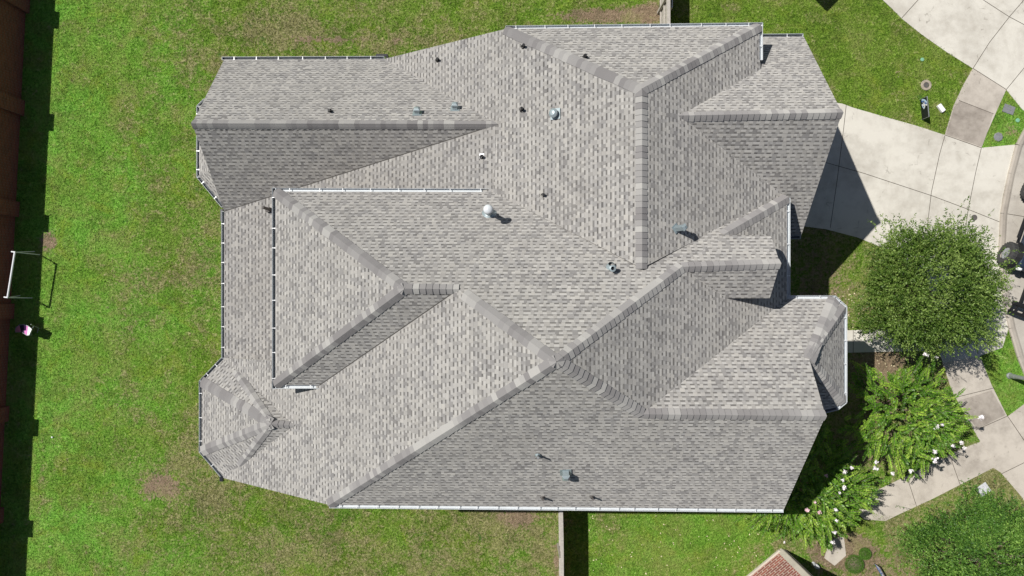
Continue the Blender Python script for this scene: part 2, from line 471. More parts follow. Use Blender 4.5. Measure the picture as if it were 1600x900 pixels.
def fields(x, y):
    px = x * F / H + 800
    py = 450 - y * F / H
    n = lattice(x, y, 2.6, 1) * 0.6 + lattice(x, y, 1.1, 2) * 0.4
    # back yard: lush along the wall, browner towards the house
    t = np.clip((px - 60) / 260, 0, 1)
    dry = 0.10 + 0.42 * t + (n - 0.5) * 0.5
    lush = 0.95 - 0.62 * t + (lattice(x, y, 1.7, 3) - 0.5) * 0.7
    dry = dry + np.where(px < 230, 0.28 * np.sin(px * .33 + py * .016) * (1 - px / 230), 0)
    top = (py < 120) & (px > 330) & (px < 1060)
    dry = np.where(top, 0.52 + (n - 0.5) * 0.5, dry)
    lush = np.where(top, 0.12, lush)
    bot = (py > 740) & (px > 330) & (px < 880)
    dry = np.where(bot, 0.64 + (n - 0.5) * 0.7, dry)
    lush = np.where(bot, 0.15 + (lattice(x, y, 1.3, 6) - 0.5) * 0.5, lush)
    fr = (px > 880) & (py > 780) & (px < 1210)
    dry = np.where(fr, 0.12 + 0.5 * (n - 0.5), dry); lush = np.where(fr, 0.55, lush)
    tr = (px > 1045) & (py < 260)
    dry = np.where(tr, 0.30 + (n - 0.5) * 0.7, dry); lush = np.where(tr, 0.10, lush)
    # mowing stripes in the front lawn
    st = np.sin((py * 0.93 - px * 0.36) * 0.20)
    dry = np.where(tr, dry + 0.16 * st, dry)
    se = (px > 1380) & (py > 690)
    dry = np.where(se, 0.95 + (n - 0.5) * 0.6, dry); lush = np.where(se, 0.35, lush)
    isl = (px > 1525) & (py > 120) & (py < 240) | (px > 1525) & (py > 530) & (py < 660)
    dry = np.where(isl, 0.12, dry); lush = np.where(isl, 0.8, lush)
    bed = (px > 1232) & (px < 1480) & (py > 350) & (py < 690)
    dry = np.where(bed, 0.72 + (n - 0.5) * 0.5, dry); lush = np.where(bed, 0.1, lush)
    for a in ((1130, 88, 90, 14, .5, -.35), (640, 65, 60, 10, .4, 0), (440, 45, 60, 18, .5, 0), (340, 100, 18, 12, .5, 0), (300, 420, 25, 18, .3, 0),
              (235, 440, 30, 16, .3, 0), (330, 620, 60, 20, -.2, 0), (800, 815, 60, 20, .35, 0), (340, 775, 40, 25, .35, 0), (470, 850, 60, 20, .3, 0),
              (960, 830, 30, 30, .2, 0), (1195, 860, 22, 16, .5, 0), (290, 730, 25, 25, .35, 0), (1170, 900, 30, 20, .35, 0), (70, 800, 6, 90, .45, .05), (92, 700, 5, 60, .35, .05)):
        dry = dry + gauss(x, y, *a[:4], a[4], a[5])
    soil = np.zeros_like(x)
    for a in ((245, 757, 24, 14, .85, .4), (75, 378, 11, 13, 1.0, 0), (950, 24, 62, 9, 1.0, 0), (530, 64, 45, 4, .7, 0), (470, 60, 30, 8, .35, 0), (620, 66, 6, 14, .55, 0),
              (1016, 20, 16, 12, .9, 0), (270, 770, 14, 10, .6, 0), (800, 808, 25, 8, .7, 0), (815, 812, 20, 14, .5, 0), (1330, 857, 22, 14, 1.2, 0), (1365, 580, 30, 25, .75, 0),
              (1400, 562, 40, 10, .6, 0), (1375, 890, 60, 22, .55, 0), (1300, 860, 30, 20, .8, 0), (1355, 480, 20, 30, .35, 0), (870, 870, 5, 26, .8, .1), (1345, 690, 50, 60, .6, 0),
              (1280, 440, 40, 90, .5, 0), (290, 840, 10, 6, .4, 0), (337, 735, 14, 10, .5, 0), (1440, 106, 6, 4, .4, 0), (1405, 113, 5, 5, .5, 0), (1580, 205, 10, 10, .5, 0)):
        soil = soil + gauss(x, y, *a[:4], a[4], a[5])
    soil = np.clip(soil * 1.25, 0, 1.5)
    return np.clip(dry, 0, 1.3), soil, np.clip(lush, 0, 1)


gx = np.concatenate([[-600, -200, -80, -45], np.arange(-30, 30.01, 0.2), [45, 80, 200, 600]])
gy = np.concatenate([[-600, -200, -80, -35], np.arange(-18, 18.01, 0.2), [35, 80, 200, 600]])
XX, YY = np.meshgrid(gx, gy, indexing='ij')
vx = np.stack([XX.ravel(), YY.ravel(), np.zeros(XX.size)], 1)
nx, ny = len(gx), len(gy)
ii, jj = np.meshgrid(np.arange(nx - 1), np.arange(ny - 1), indexing='ij')
a0 = (ii * ny + jj).ravel()
gfaces = np.stack([a0, a0 + ny, a0 + ny + 1, a0 + 1], 1)
ground = np_mesh('ground', vx, gfaces, M['lawn'])
tag(ground, 'green and straw coloured lawn around the house', 'lawn', kind='structure')
dry_, soil_, lush_ = fields(XX.ravel(), YY.ravel())
for nm, arr in (('dry', dry_), ('soil', soil_), ('lush', lush_)):
    at = ground.data.attributes.new(nm, 'FLOAT', 'POINT'); at.data.foreach_set('value', arr.astype(np.float32))


def slab(name, pts, z, mat, label, joints=(), thick=0.05, cat='paving', jw=0.022):
    m = MB()
    m.prism([tuple(G(*p).xy) for p in pts], z - thick, z)
    o = m.build(name, mat)
    tag(o, label, cat, kind='structure')
    if joints:
        j = MB()
        for line in joints:
            for a, b in zip(line[:-1], line[1:]):
                A = G(*a); B = G(*b)
                d = (B - A).normalized(); nrm = Vector((-d.y, d.x, 0)) * jw / 2
                j.add([(A.x - nrm.x, A.y - nrm.y, z + .004), (B.x - nrm.x, B.y - nrm.y, z + .004), (B.x + nrm.x, B.y + nrm.y, z + .004), (A.x + nrm.x, A.y + nrm.y, z + .004)], [(0, 1, 2, 3)])
        j.build('joint', M['joint'], o)
    return o


slab('driveway', [(1225, 150), (1316, 162), (1332, 168), (1380, 182), (1430, 196), (1476, 211), (1533, 231), (1586, 226), (1575, 268), (1566, 310), (1562, 340), (1559, 394), (1569, 465),
                  (1577, 509), (1566, 543), (1531, 556), (1473, 567), (1466, 546), (1462, 480), (1440, 425), (1400, 396), (1371, 384), (1340, 371), (1290, 358), (1225, 350)],
     0.020, M['drive'], 'pale concrete driveway running from the garage to the kerb',
     [[(1322, 164), (1318, 200), (1308, 280), (1297, 356)], [(1290, 254), (1350, 271), (1456, 306), (1512, 327), (1562, 347)],
      [(1476, 212), (1468, 240), (1455, 300), (1449, 350), (1447, 420)], [(1533, 231), (1524, 270), (1512, 330), (1508, 360), (1505, 440), (1528, 553)], [(1476, 211), (1533, 231)]])
slab('sidewalk', [(1520, 107), (1572, 140), (1555, 178), (1541, 210), (1533, 231), (1476, 211), (1490, 165), (1505, 133)], 0.022, M['walk'],
     'concrete sidewalk square between the two driveways, stained at its lower half', [[(1498, 157), (1552, 178)], [(1520, 107), (1572, 140)]])
slab('stained_panel', [(1499, 158), (1551, 178), (1541, 210), (1534, 229), (1478, 210), (1490, 168)], 0.030, M['stained'], 'darker stained sidewalk panel between the two driveways', thick=0.006)
slab('neighbor_driveway', [(1300, -90), (1376, -3), (1392, 12), (1410, 30), (1440, 54), (1480, 82), (1520, 107), (1572, 140), (1598, 172), (1700, 210), (1900, 200), (1900, -300), (1400, -300)],
     0.018, M['drive'], 'wide pale concrete driveway of the next lot in the top corner',
     [[(1409, 28), (1436, -2)], [(1520, 107), (1546, 66), (1578, 25), (1610, -12)], [(1572, 140), (1600, 106), (1640, 60)], [(1536, 0), (1576, 26), (1610, 44)]])
slab('sidewalk_south', [(1472, 566), (1531, 556), (1549, 601), (1573, 649), (1600, 689), (1680, 800), (1760, 950), (1700, 960), (1640, 850), (1597, 777), (1565, 740), (1531, 689), (1488, 612)],
     0.016, M['walk'], 'weathered concrete sidewalk passing the flowering trees', [[(1488, 622), (1553, 606)], [(1524, 672), (1574, 650)], [(1565, 740), (1622, 712)], [(1574, 650), (1600, 688), (1640, 745)]])
slab('sidewalk_panel', [(1497, 626), (1549, 610), (1571, 648), (1526, 670)], 0.024, M['stained'], 'grey stained square of the sidewalk', thick=0.006)
slab('far_driveway', [(1574, 651), (1605, 628), (1660, 610), (1700, 800), (1640, 742), (1601, 688)], 0.012, M['walk'], 'concrete drive right of the sidewalk at the frame edge')
slab('front_path', [(1325, 516), (1410, 514), (1440, 513), (1466, 530), (1468, 547), (1407, 549), (1325, 551), (1290, 552), (1290, 516)], 0.014, M['drive'],
     'short concrete path to the front entry', [[(1333, 516), (1333, 551)]], cat='path')
slab('side_path', [(1340, 800), (1362, 770), (1420, 742), (1500, 702), (1532, 690), (1565, 739), (1552, 731), (1456, 780), (1402, 805), (1384, 814), (1350, 812)], 0.010, M['walk'],
     'stained concrete path crossing below the flowering trees', [[(1417, 745), (1432, 791)], [(1484, 712), (1500, 757)]], cat='path')
slab('patio', [(1296, 845), (1318, 836), (1322, 868), (1304, 884), (1288, 872)], 0.014, M['walk'], 'broken pale stepping slab beside the round shrubs', cat='path')
cl = [(1612, 190), (1592, 228), (1580, 272), (1568, 334), (1565, 394), (1571, 462), (1581, 512), (1594, 556), (1612, 600), (1680, 690), (1800, 800)]
slab('road', cl + [(2600, 900), (2600, 100), (1900, 60)], 0.008, M['road'], 'pale concrete street at the right edge', [[(1573, 334), (1604, 339), (1700, 350)]], cat='road')
m = MB()
for a, b in zip(cl[:-1], cl[1:]):
    A = G(*a); B = G(*b); d = (B - A).normalized(); nn = Vector((-d.y, d.x, 0))
    w = 0.155
    sec = [(-w, 0.0), (-w, 0.075), (-w * 0.5, 0.085), (w * 0.35, 0.06), (w, 0.012), (w, 0.0)]
    s1 = -1 if nn.x > 0 else 1
    vs = [A + nn * (q * -s1) + Vector((0, 0, z)) for q, z in sec] + [B + nn * (q * -s1) + Vector((0, 0, z)) for q, z in sec]
    m.add(vs, [(i, i + 1, i + 7, i + 6) for i in range(5)])
kerb = m.build('kerb', M['kerb'])
tag(kerb, 'low rolled concrete kerb along the street', 'kerb', kind='structure')
slab('mulch_bed', [(1250, 372), (1300, 372), (1345, 400), (1360, 470), (1350, 512), (1326, 513), (1326, 470), (1250, 462)], 0.006, M['lawn'], 'dry bed of thin grass between the house and the oak', thick=0.004, cat='garden bed') if False else None

# grass blades standing on the lawn
def in_poly(x, y, poly):
    c = np.zeros(len(x), bool); n = len(poly)
    for i in range(n):
        x1, y1 = poly[i]; x2, y2 = poly[(i + 1) % n]
        if y1 == y2: continue
        t = ((y1 > y) != (y2 > y)) & (x < (x2 - x1) * (y - y1) / (y2 - y1) + x1)
        c ^= t
    return c


def blades(N):
    px = rng.uniform(-20, 1610, N); py = rng.uniform(-15, 915, N)
    keep = np.ones(N, bool)
    keep &= ~in_poly(px, py, [(385, 130), (640, 130), (800, 80), (1250, 90), (1240, 400), (1290, 490), (1290, 640), (1170, 755), (560, 755), (390, 720), (370, 300)])
    for poly in ([(1225, 150), (1316, 162), (1380, 182), (1476, 211), (1533, 231), (1586, 226), (1566, 310), (1559, 394), (1569, 465), (1577, 509), (1566, 543), (1531, 556), (1473, 567), (1466, 546), (1462, 480), (1440, 425), (1371, 384), (1290, 358), (1225, 350)],
                 [(1520, 107), (1572, 140), (1533, 231), (1476, 211)], [(1300, -90), (1376, -3), (1410, 30), (1440, 54), (1520, 107), (1572, 140), (1598, 172), (1900, 200), (1900, -300)],
                 [(1472, 566), (1531, 556), (1573, 649), (1605, 628), (1660, 610), (1700, 960), (1597, 777), (1565, 740), (1531, 689), (1488, 612)],
                 [(1290, 516), (1466, 514), (1468, 549), (1290, 553)], [(1340, 800), (1362, 770), (1532, 690), (1565, 739), (1456, 780), (1402, 805)],
                 cl + [(2600, 900), (2600, 100)], [(1221, 855), (1160, 905), (1300, 905)], [(-30, -20), (40, -20), (2, 920), (-30, 920)]):
        keep &= ~in_poly(px, py, poly)
    px = px[keep]; py = py[keep]
    x = (px - 800) * H / F; y = (450 - py) * H / F
    dry, soil, lush = fields(x, y)
    k2 = rng.random(len(x)) > np.clip(soil, 0, 1) * 0.95
    x = x[k2]; y = y[k2]; dry = dry[k2]; lush = lush[k2]
    n = len(x)
    ang = rng.uniform(0, 2 * PI, n); L = rng.uniform(0.03, 0.085, n); wd = rng.uniform(0.014, 0.03, n); hh = rng.uniform(0.02, 0.06, n)
    ca, sa = np.cos(ang), np.sin(ang)
    z0 = np.full(n, 0.003)
    p0 = np.stack([x - sa * wd / 2, y + ca * wd / 2, z0], 1)
    p1 = np.stack([x + sa * wd / 2, y - ca * wd / 2, z0], 1)
    p2 = np.stack([x + ca * L, y + sa * L, z0 + hh], 1)
    v = np.stack([p0, p1, p2], 1).reshape(-1, 3)
    f = np.arange(3 * n).reshape(-1, 3)
    return v, f, dry, lush


v_, f_, dr_, lu_ = blades(330000)
gr = np_mesh('grass', v_, f_, M['lawn'], None, None, 3)
for nm, arr in (('dry', dr_ + rng.normal(size=len(dr_)) * .12), ('lush', lu_), ('soil', lu_ * 0)):
    at = gr.data.attributes.new(nm, 'FLOAT', 'POINT'); at.data.foreach_set('value', np.repeat(arr, 3).astype(np.float32))
tag(gr, 'short mown grass blades of the lawns', 'grass', kind='stuff')

# ------------------------------------------------------------------ the house
V = {'a1': (790, 45, .2), 'a2': (1187, 40, .2), 'a2b': (1187, 93, .201), 'R1': (1003, 139, .2877), 'R2': (1003, 419, .2867), 'cr1': (777, 194, .1897),
     'cr2': (770, 300, .1903), 'w1': (600, 92, .0855), 'w0': (350, 93, .0866), 'AR': (300, 193, .1882), 'w2': (350, 330, .090), 'w3': (350, 560, .0890),
     'wc': (430, 299, .198), 'wr': (632, 451, .3044), 'v1': (716, 452, .3044), 'ws': (430, 602, .198), 'v2': (499, 602, .1975), 'M': (870, 565, .3679),
     'c1': (1226, 303, .1911), 'c2': (1230, 309, .2), 'e2': (1230, 467, .2), 's1': (1003, 647, .3125), 's2': (1290, 650, .3125), 's3': (1225, 796, .198),
     's0': (514, 789, .2), 'wb': (349, 747, .0888), 'G0': (1056, 181, .2644), 'Ge': (1316, 176, .2645), 'g1': (1256, 57, .149), 'g3': (1252, 368, .1494),
     'B0': (1265, 562, .2634), 'b1': (1304, 467, .2005), 'd0': (1065, 417, .282), 'd1': (1219, 412, .2813), 'dn': (1205, 368, .2481), 'dn0': (1130, 367, .2475),
     'ds': (1203, 466, .2487), 'ds0': (1133, 466, .2502)}
P = {n: W(*q) for n, q in V.items()}
s_ = H / F


def fitplane(names):
    A = np.array([P[n] for n in names]); c = A.mean(0)
    n = np.linalg.svd(A - c)[2][2]
    if n[2] < 0: n = -n
    return Vector(c), Vector(n)


def onplane(names, px, py):
    c, n = fitplane(names)
    o = Vector((0, 0, H)); d = Vector(((px - 800) / F, (450 - py) / F, -1.0))
    return o + d * ((c - o).dot(n) / d.dot(n))


LOW = ['cr1', 'cr2', 'w2', 'w3']
WM = ['M', 'v1', 's0', 'wb']
P['sm'] = onplane(LOW, 372, 560.5); P['smh'] = onplane(LOW, 445, 564)
P['lh'] = onplane(LOW, 445, 312); P['lh2'] = onplane(LOW, 768, 312)
P['wm0'] = onplane(WM, 350, 559.5); P['wm1'] = onplane(WM, 445, 564); P['wm2'] = onplane(WM, 445, 592)
P['q1'] = onplane(WM, 365, 574); P['q2'] = onplane(WM, 372, 731); P['rB'] = onplane(WM, 459, 665)
kB = P['rB'].z / H
P['pB'] = W(424, 662, kB)
P['p1'] = W(349.5, 561, .0875); P['p2'] = W(315, 597, .087); P['p3'] = W(315, 705, .087); P['p4'] = W(350, 746, .0875)
P['b2'] = W(1319, 481, .2); P['b3'] = W(1319, 627, .2); P['b4'] = W(1308, 636, .2); P['b5'] = W(1288, 641, .2); 
P['g2h'] = onplane(['G0', 'Ge', 'g1'], 1165, 58); P['g2i'] = onplane(['G0', 'Ge', 'g1'], 1165, 105)
P['g4'] = onplane(['G0', 'Ge', 'g3'], 1205, 368.5); P['g5'] = onplane(['G0', 'Ge', 'g3'], 1205, 290)
P['x1'] = W(321, 157, .087); P['x2'] = W(311, 167, .087); P['x3'] = W(311, 275, .087); P['x4'] = W(349, 321, .087)
P['x5'] = W(352, 300, .112); P['x6'] = W(334, 262, .112); P['x7'] = W(334, 178, .112); P['x8'] = W(342, 150, .112)

house = empty('brick_house', G(800, 450), 'large hip and gable roofed house under weathered grey shingles, filling the middle of the lawn', 'house')

faces = [  # vertex loop, up-slope direction in plan
    ('R1 a1 cr1 cr2 R2', (1, 0)), ('R1 a2 a1', (0, -1)), ('R1 R2 c1 G0 a2b a2', (-1, 0)), ('a1 w1 cr1', (1, 0)),
    ('cr1 w2 w3 sm smh lh lh2 cr2', (1, 0)), ('AR cr1 w1 w0', (0, -1)), ('AR w2 cr1', (0, 1)),
    ('M d0 dn0 c2 c1 R2 cr2 wc wr v1', (0, -1)), ('wr wc ws', (1, 0)), ('wr ws v2 v1', (0, 1)),
    ('M v1 v2 wm2 wm1 wm0 wb s0', (1, 0)), ('M s1 e2 c2 dn0 d0', (-1, 0)), ('M s0 s3 s2 s1', (0, 1)), ('s1 s2 B0 b1 e2', (0, -1)),
    ('d0 ds0 ds d1', (0, 1)), ('d0 d1 dn dn0', (0, -1)), ('G0 Ge g1 g2h g2i', (0, -1)), ('G0 g5 g4 g3 Ge', (0, 1)),
    ('p1 p2 pB q1', (.71, -.71)), ('p2 p3 pB', (1, 0)), ('p3 p4 q2 pB', (.71, .71)), ('q1 pB rB', (0, -1)), ('q2 rB pB', (0, 1)),
    ('B0 b2 b1', (-.8, -.6)), ('B0 b3 b2', (-1, 0)), ('B0 b4 b3', (-.6, .8)), ('B0 b5 b4', (0, 1)),
    ('x1 x2 x7 x8', (.71, -.71)), ('x2 x3 x6 x7', (1, 0)), ('x3 x4 x5 x6', (.71, .71)),
]
bm = bmesh.new()
uvl = bm.loops.layers.uv.new('UVMap')
TH = 0.13
top_info = {}
for fi, (names, d) in enumerate(faces):
    nm = names.split()
    c, n = fitplane(nm)
    # slight lift so the bays and dormer never share a plane with what is below them
    pts = [P[q].copy() for q in nm]
    ar = sum(pts[i].x * pts[(i + 1) % len(pts)].y - pts[(i + 1) % len(pts)].x * pts[i].y for i in range(len(pts)))
    if ar < 0: pts = pts[::-1]
    up = Vector((d[0], d[1], 0)).normalized(); al = Vector((-up.y, up.x, 0))
    slope = -(n.dot(up)) / n.z
    st = math.sqrt(1 + slope * slope)
    vs = [bm.verts.new(p) for p in pts]
    lo = [bm.verts.new(p - Vector((0, 0, TH))) for p in pts]
    f = bm.faces.new(vs); f.material_index = 0
    off = fi * 3.71
    res = bmesh.ops.triangulate(bm, faces=[f])
    for g in res['faces']:
        for lp in g.loops:
            co = lp.vert.co
            lp[uvl].uv = (co.dot(al) + off, co.dot(up) * st)
    f = bm.faces.new(lo[::-1]); f.material_index = 1
    bmesh.ops.triangulate(bm, faces=[f])
    for i in range(len(vs)):
        j = (i + 1) % len(vs)
        q = bm.faces.new((vs[j], vs[i], lo[i], lo[j])); q.material_index = 1
me = bpy.data.meshes.new('roof'); bm.to_mesh(me); bm.free()
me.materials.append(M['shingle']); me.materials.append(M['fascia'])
roof = link(bpy.data.objects.new('roof', me), house)


def face_normal(names):
    return fitplane(names.split())[1]


# hip and ridge caps: overlapping folded shingles, one strip per hip or ridge
def ridge_cap(a, b, n1, n2, w=0.19, ext0=0.0, ext1=0.0, step=0.175):
    A = P[a].copy() if isinstance(a, str) else a.copy(); B = P[b].copy() if isinstance(b, str) else b.copy()
    if B.z > A.z + 0.01: A, B = B, A; n1, n2 = n2, n1; ext0, ext1 = ext1, ext0
    d = (B - A).normalized()
    A = A - d * ext0; B = B + d * ext1
    L = (B - A).length
    s1 = n1.cross(d); s2 = n2.cross(d)
    # each side vector points away from the other plane
    mid = (n1 + n2).normalized()
    if s1.dot(n1 + (n1 - n2)) < 0 and s1.dot(n1 - n2) < 0: s1 = -s1
    if s2.dot(n2 - n1) < 0: s2 = -s2
    if s1.dot(n1 - n2) < 0: s1 = -s1
    m = MB()
    n = max(1, int(L / step))
    tone = random.random()
    for i in range(n + 1):
        t0 = min(i * L / n, L); t1 = min((i + 1.15) * L / n, L + 0.02)
        if t0 >= L: break
        if random.random() < 0.8: tone = random.choice([.05, .2, .3, .45, .6, .85, 1.0]) + random.uniform(-.05, .05)
        ww = w * random.uniform(.95, 1.05)
        vs = []
        for t, lift in ((t0, 0.006), (t1, 0.026)):
            c = A + d * t
            vs += [c + s1 * ww + n1 * (lift - 0.002), c + s1 * ww * .5 + n1 * (lift + .008), c + mid * (lift + .022), c + s2 * ww * .5 + n2 * (lift + .008), c + s2 * ww + n2 * (lift - 0.002)]
        lowr = [v - mid * 0.035 for v in vs[5:]]
        m.add(vs + lowr, [(j, j + 1, j + 6, j + 5) for j in range(4)] + [(5 + j, 6 + j, 11 + j, 10 + j) for j in range(4)] + [(0, 5, 10), (4, 14, 9)], 0, min(1, max(0, tone)))
    return m.build('ridge_cap', M['cap'], roof)


nW = face_normal('R1 a1 cr1 cr2 R2'); nE = face_normal('R1 a2 a2b c1 R2'); nN = face_normal('R1 a1 a2')
nNp = face_normal('M v1 wr wc c2 cr2'); nWm = face_normal('M v1 s0 wb'); nEm = face_normal('M c2 e2 s1'); nS = face_normal('M s0 s3 s2 s1')
nWw = face_normal('wr wc ws'); nWs = face_normal('wr v1 v2 ws'); nSN = face_normal('s1 s2 b1 e2')
nAN = face_normal('w0 w1 cr1 AR'); nAS = face_normal('AR cr1 w2'); nGN = face_normal('G0 Ge g1'); nGS = face_normal('G0 Ge g3')
nDN = face_normal('d0 d1 dn dn0'); nDS = face_normal('d0 d1 ds ds0')
ridge_cap('R1', 'a1', nN, nW); ridge_cap('R1', 'a2', nN, nE); ridge_cap('R1', 'R2', nW, nE)
ridge_cap('AR', 'cr1', nAN, nAS); ridge_cap('G0', 'Ge', nGN, nGS)
ridge_cap('M', 'v1', nNp, nWm, ext1=-.25); ridge_cap('wr', 'v1', nNp, nWs); ridge_cap('wr', 'wc', nNp, nWw); ridge_cap('wr', 'ws', nWw, nWs)
ridge_cap('M', 's0', nWm, nS); ridge_cap('M', 's1', nEm, nS); ridge_cap('s1', 's2', nSN, nS)
ridge_cap('M', 'd0', nNp, nEm); ridge_cap('d0', 'd1', nDN, nDS); ridge_cap('dn0', 'c2', nNp, nEm)
bN = face_normal('p1 p2 pB q1'); bW = face_normal('p2 p3 pB'); bS = face_normal('p3 p4 q2 pB'); bn = face_normal('q1 pB rB'); bs = face_normal('q2 rB pB')
ridge_cap('pB', 'p2', bW, bN); ridge_cap('pB', 'p3', bW, bS); ridge_cap('pB', 'q1', bN, bn, w=.15, ext1=-.2); ridge_cap('pB', 'q2', bS, bs, w=.15, ext1=-.2); ridge_cap('pB', 'rB', bn, bs, w=.15)
c1n = face_normal('B0 b2 b1'); c2n = face_normal('B0 b3 b2'); c3n = face_normal('B0 b4 b3')
ridge_cap('B0', 'b1', nSN, c1n, w=.2); ridge_cap('B0', 'b2', c1n, c2n, w=.17); ridge_cap('B0', 'b3', c2n, c3n, w=.2)

# dark bars painting in the shade line of cut shingle edges along the valleys
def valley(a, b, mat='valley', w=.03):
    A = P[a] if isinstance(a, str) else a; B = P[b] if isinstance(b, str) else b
    m = MB(); m.bar(A + Vector((0, 0, .006)), B + Vector((0, 0, .006)), w, .012); m.build('valley_shade_line', M[mat], roof)
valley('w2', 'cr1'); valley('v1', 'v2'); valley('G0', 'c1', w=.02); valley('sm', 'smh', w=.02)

# gutters
HANG = []
def gutter(a, b, out, e0=0.0, e1=0.0, gap=0.72, ends=(True, True), lit=False):
    A = P[a].copy() if isinstance(a, str) else a.copy(); B = P[b].copy() if isinstance(b, str) else b.copy()
    d = (B - A); d.z *= 1; d.normalize(); o = Vector((out[0], out[1], 0)).normalized()
    o = (o - d * o.dot(d)).normalized()
    A = A - d * e0; B = B + d * e1
    zt = Vector((0, 0, 1)); Wd = 0.112; Dp = 0.10
    m = MB()
    def strip(o0, z0, o1, z1):
        m.bar(A + o * o0 + zt * z0, B + o * o0 + zt * z0, 1, 1) if False else None
    q = Matrix((d, o, d.cross(o))).transposed()
    if (d.cross(o)).z < 0: q = Matrix((d, o, -d.cross(o))).transposed()
    Ln = (B - A).length; mid = (A + B) / 2
    m.box(mid + o * 0.004 + zt * (-0.03 - Dp / 2), (Ln, 0.008, Dp), R=q)
    m.box(mid + o * (Wd / 2) + zt * (-0.03 - Dp), (Ln, Wd, 0.008), R=q)
    m.box(mid + o * (Wd / 2) + zt * (-0.02 - Dp), (Ln - .02, Wd - .02, 0.01), 0 if lit else 1, R=q)  # floor coloured dark where the gutter should look shaded, pale where lit
    m.box(mid + o * (Wd - .004) + zt * (-0.026 - Dp / 2), (Ln, 0.008, Dp), R=q)
    m.box(mid + o * (Wd - .001) + zt * (-0.024), (Ln, 0.006, 0.012), R=q)
    for e, p in zip(ends, (A + d * .006, B - d * .006)):
        if e: m.box(p + o * Wd / 2 + zt * (-0.03 - Dp / 2), (0.01, Wd, Dp), R=q)
    g = m.build('gutter', [M['gutter'], M['guttershade']], house)
    n = int(Ln / gap)
    for i in range(n):
        t = (i + .5 + random.uniform(-.12, .12)) * Ln / n
        c = A + d * t + o * (Wd / 2) + zt * (-0.022)
        h = MB(); h.box(c, (0.02, Wd + .005, 0.01), R=q); h.box(c - o * .05 + zt * .004, (0.05, 0.03, 0.012), R=q)
        HANG.append((h, g, Wd))
    return g


gutter('a1', 'a2', (0, 1), 0.0, .125, .83, lit=True); gutter('a2', 'a2b', (1, 0), 0, 0, .8, lit=True)
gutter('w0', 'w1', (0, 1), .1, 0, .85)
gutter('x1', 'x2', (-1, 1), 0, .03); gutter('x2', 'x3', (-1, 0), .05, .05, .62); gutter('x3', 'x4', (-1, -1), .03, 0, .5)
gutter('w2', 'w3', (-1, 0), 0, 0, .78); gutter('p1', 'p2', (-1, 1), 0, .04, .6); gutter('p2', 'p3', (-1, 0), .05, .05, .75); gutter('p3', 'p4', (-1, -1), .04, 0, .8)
gutter('wc', 'ws', (-1, 0), .125, .125, .76); gutter('wc', 'cr2', (0, 1), 0, 0, .8, lit=True); gutter('ws', 'v2', (0, -1), 0, 0, .6, lit=True)
gutter('s0', 's3', (0, -1), 0, 0, .64, lit=True)
gutter('c2', 'e2', (1, 0), 0, -.1, .85, lit=True); gutter('e2', 'b1', (0, 1), 0.05, .04, .75, lit=True); gutter('b1', 'b2', (.8, .6), .03, .04, .3, lit=True); gutter('b2', 'b3', (1, 0), .04, .04, .75, lit=True); gutter('b3', 'b4', (.7, -.7), .04, .03, .9, lit=True); gutter('b4', 'b5', (0, -1), .02, 0, .9)
gA = onplane(['G0', 'Ge', 'g1'], 1192, 57.5); gutter(gA, P['g1'], (0, 1), 0, 0, .8)
gB = onplane(['G0', 'Ge', 'g3'], 1236, 368.3); gutter(gB, P['g3'], (0, -1), 0, 0, .5)
for h, g, _ in HANG[:]:
    h.build('hanger', M['hanger'], g)

# walls below the eaves (each block inset by the overhang)
def pxy(X, Y):
    return (X * s_, Y * s_)
wm = MB()
def block(x0, x1, y0, y1, ktop, kbot=0.0):
    wm.prism([pxy(x0, y0), pxy(x1, y0), pxy(x1, y1), pxy(x0, y1)], kbot * H, ktop * H - .15)
block(14, 296, 60, 312, .199); block(-284, 20, -106, 111, .199); block(-214, 328, -262, 0, .199); block(20, 332, -5, 108, .1985)
block(-398, -214, -100, 112, .088); block(-398, -214, -258, -100, .088); block(-400, -10, 112, 314, .085); block(296, 372, 82, 322, .149)
def gable(p, q, r, base):  # triangle wall infill, thin prism
    p, q, r = Vector(p), Vector(q), Vector(r)
    n = (q - p).cross(r - p).normalized() * 0.1
    vs = [p, q, r, p - n, q - n, r - n]
    wm.add(vs, [(0, 1, 2), (5, 4, 3), (0, 3, 4, 1), (1, 4, 5, 2), (2, 5, 3, 0)])
def v3(X, Y, k): return Vector((X * s_, Y * s_, k * H))
gable(v3(-400, 314, .085), v3(-400, 112, .085), v3(-400, P['AR'].y / s_, .176), 0)
gable(v3(372, 322, .149), v3(372, 82, .149), v3(372, P['Ge'].y / s_, .252), 0)
gable(v3(328, -262, .199), v3(328, -20, .199), v3(328, P['s2'].y / s_, .30), 0)
wm.prism([pxy(-398, -268), pxy(-214, -268), pxy(-214, -258), pxy(-398, -258)], 0, lambda p: (.078 + (p[0] / s_ + 398) / 184 * .108) * H)
wm.prism([pxy(-170, 312), pxy(-8, 312), pxy(-8, 300), pxy(-170, 300)], 0, lambda p: (.078 + (p[0] / s_ + 170) / 162 * .10) * H)
# bays
wm.prism([tuple(W(x, y, .087).xy) for x, y in ((362, 566), (326, 602), (326, 700), (362, 738))], 0, .084 * H)
wm.prism([tuple(W(x, y, .087).xy) for x, y in ((360, 150), (322, 170), (322, 272), (360, 316))], 0, .084 * H)
wm.prism([tuple(W(x, y, .2).xy) for x, y in ((1200, 478), (1298, 478), (1308, 490), (1308, 620), (1298, 630), (1200, 640))], 0, .197 * H)
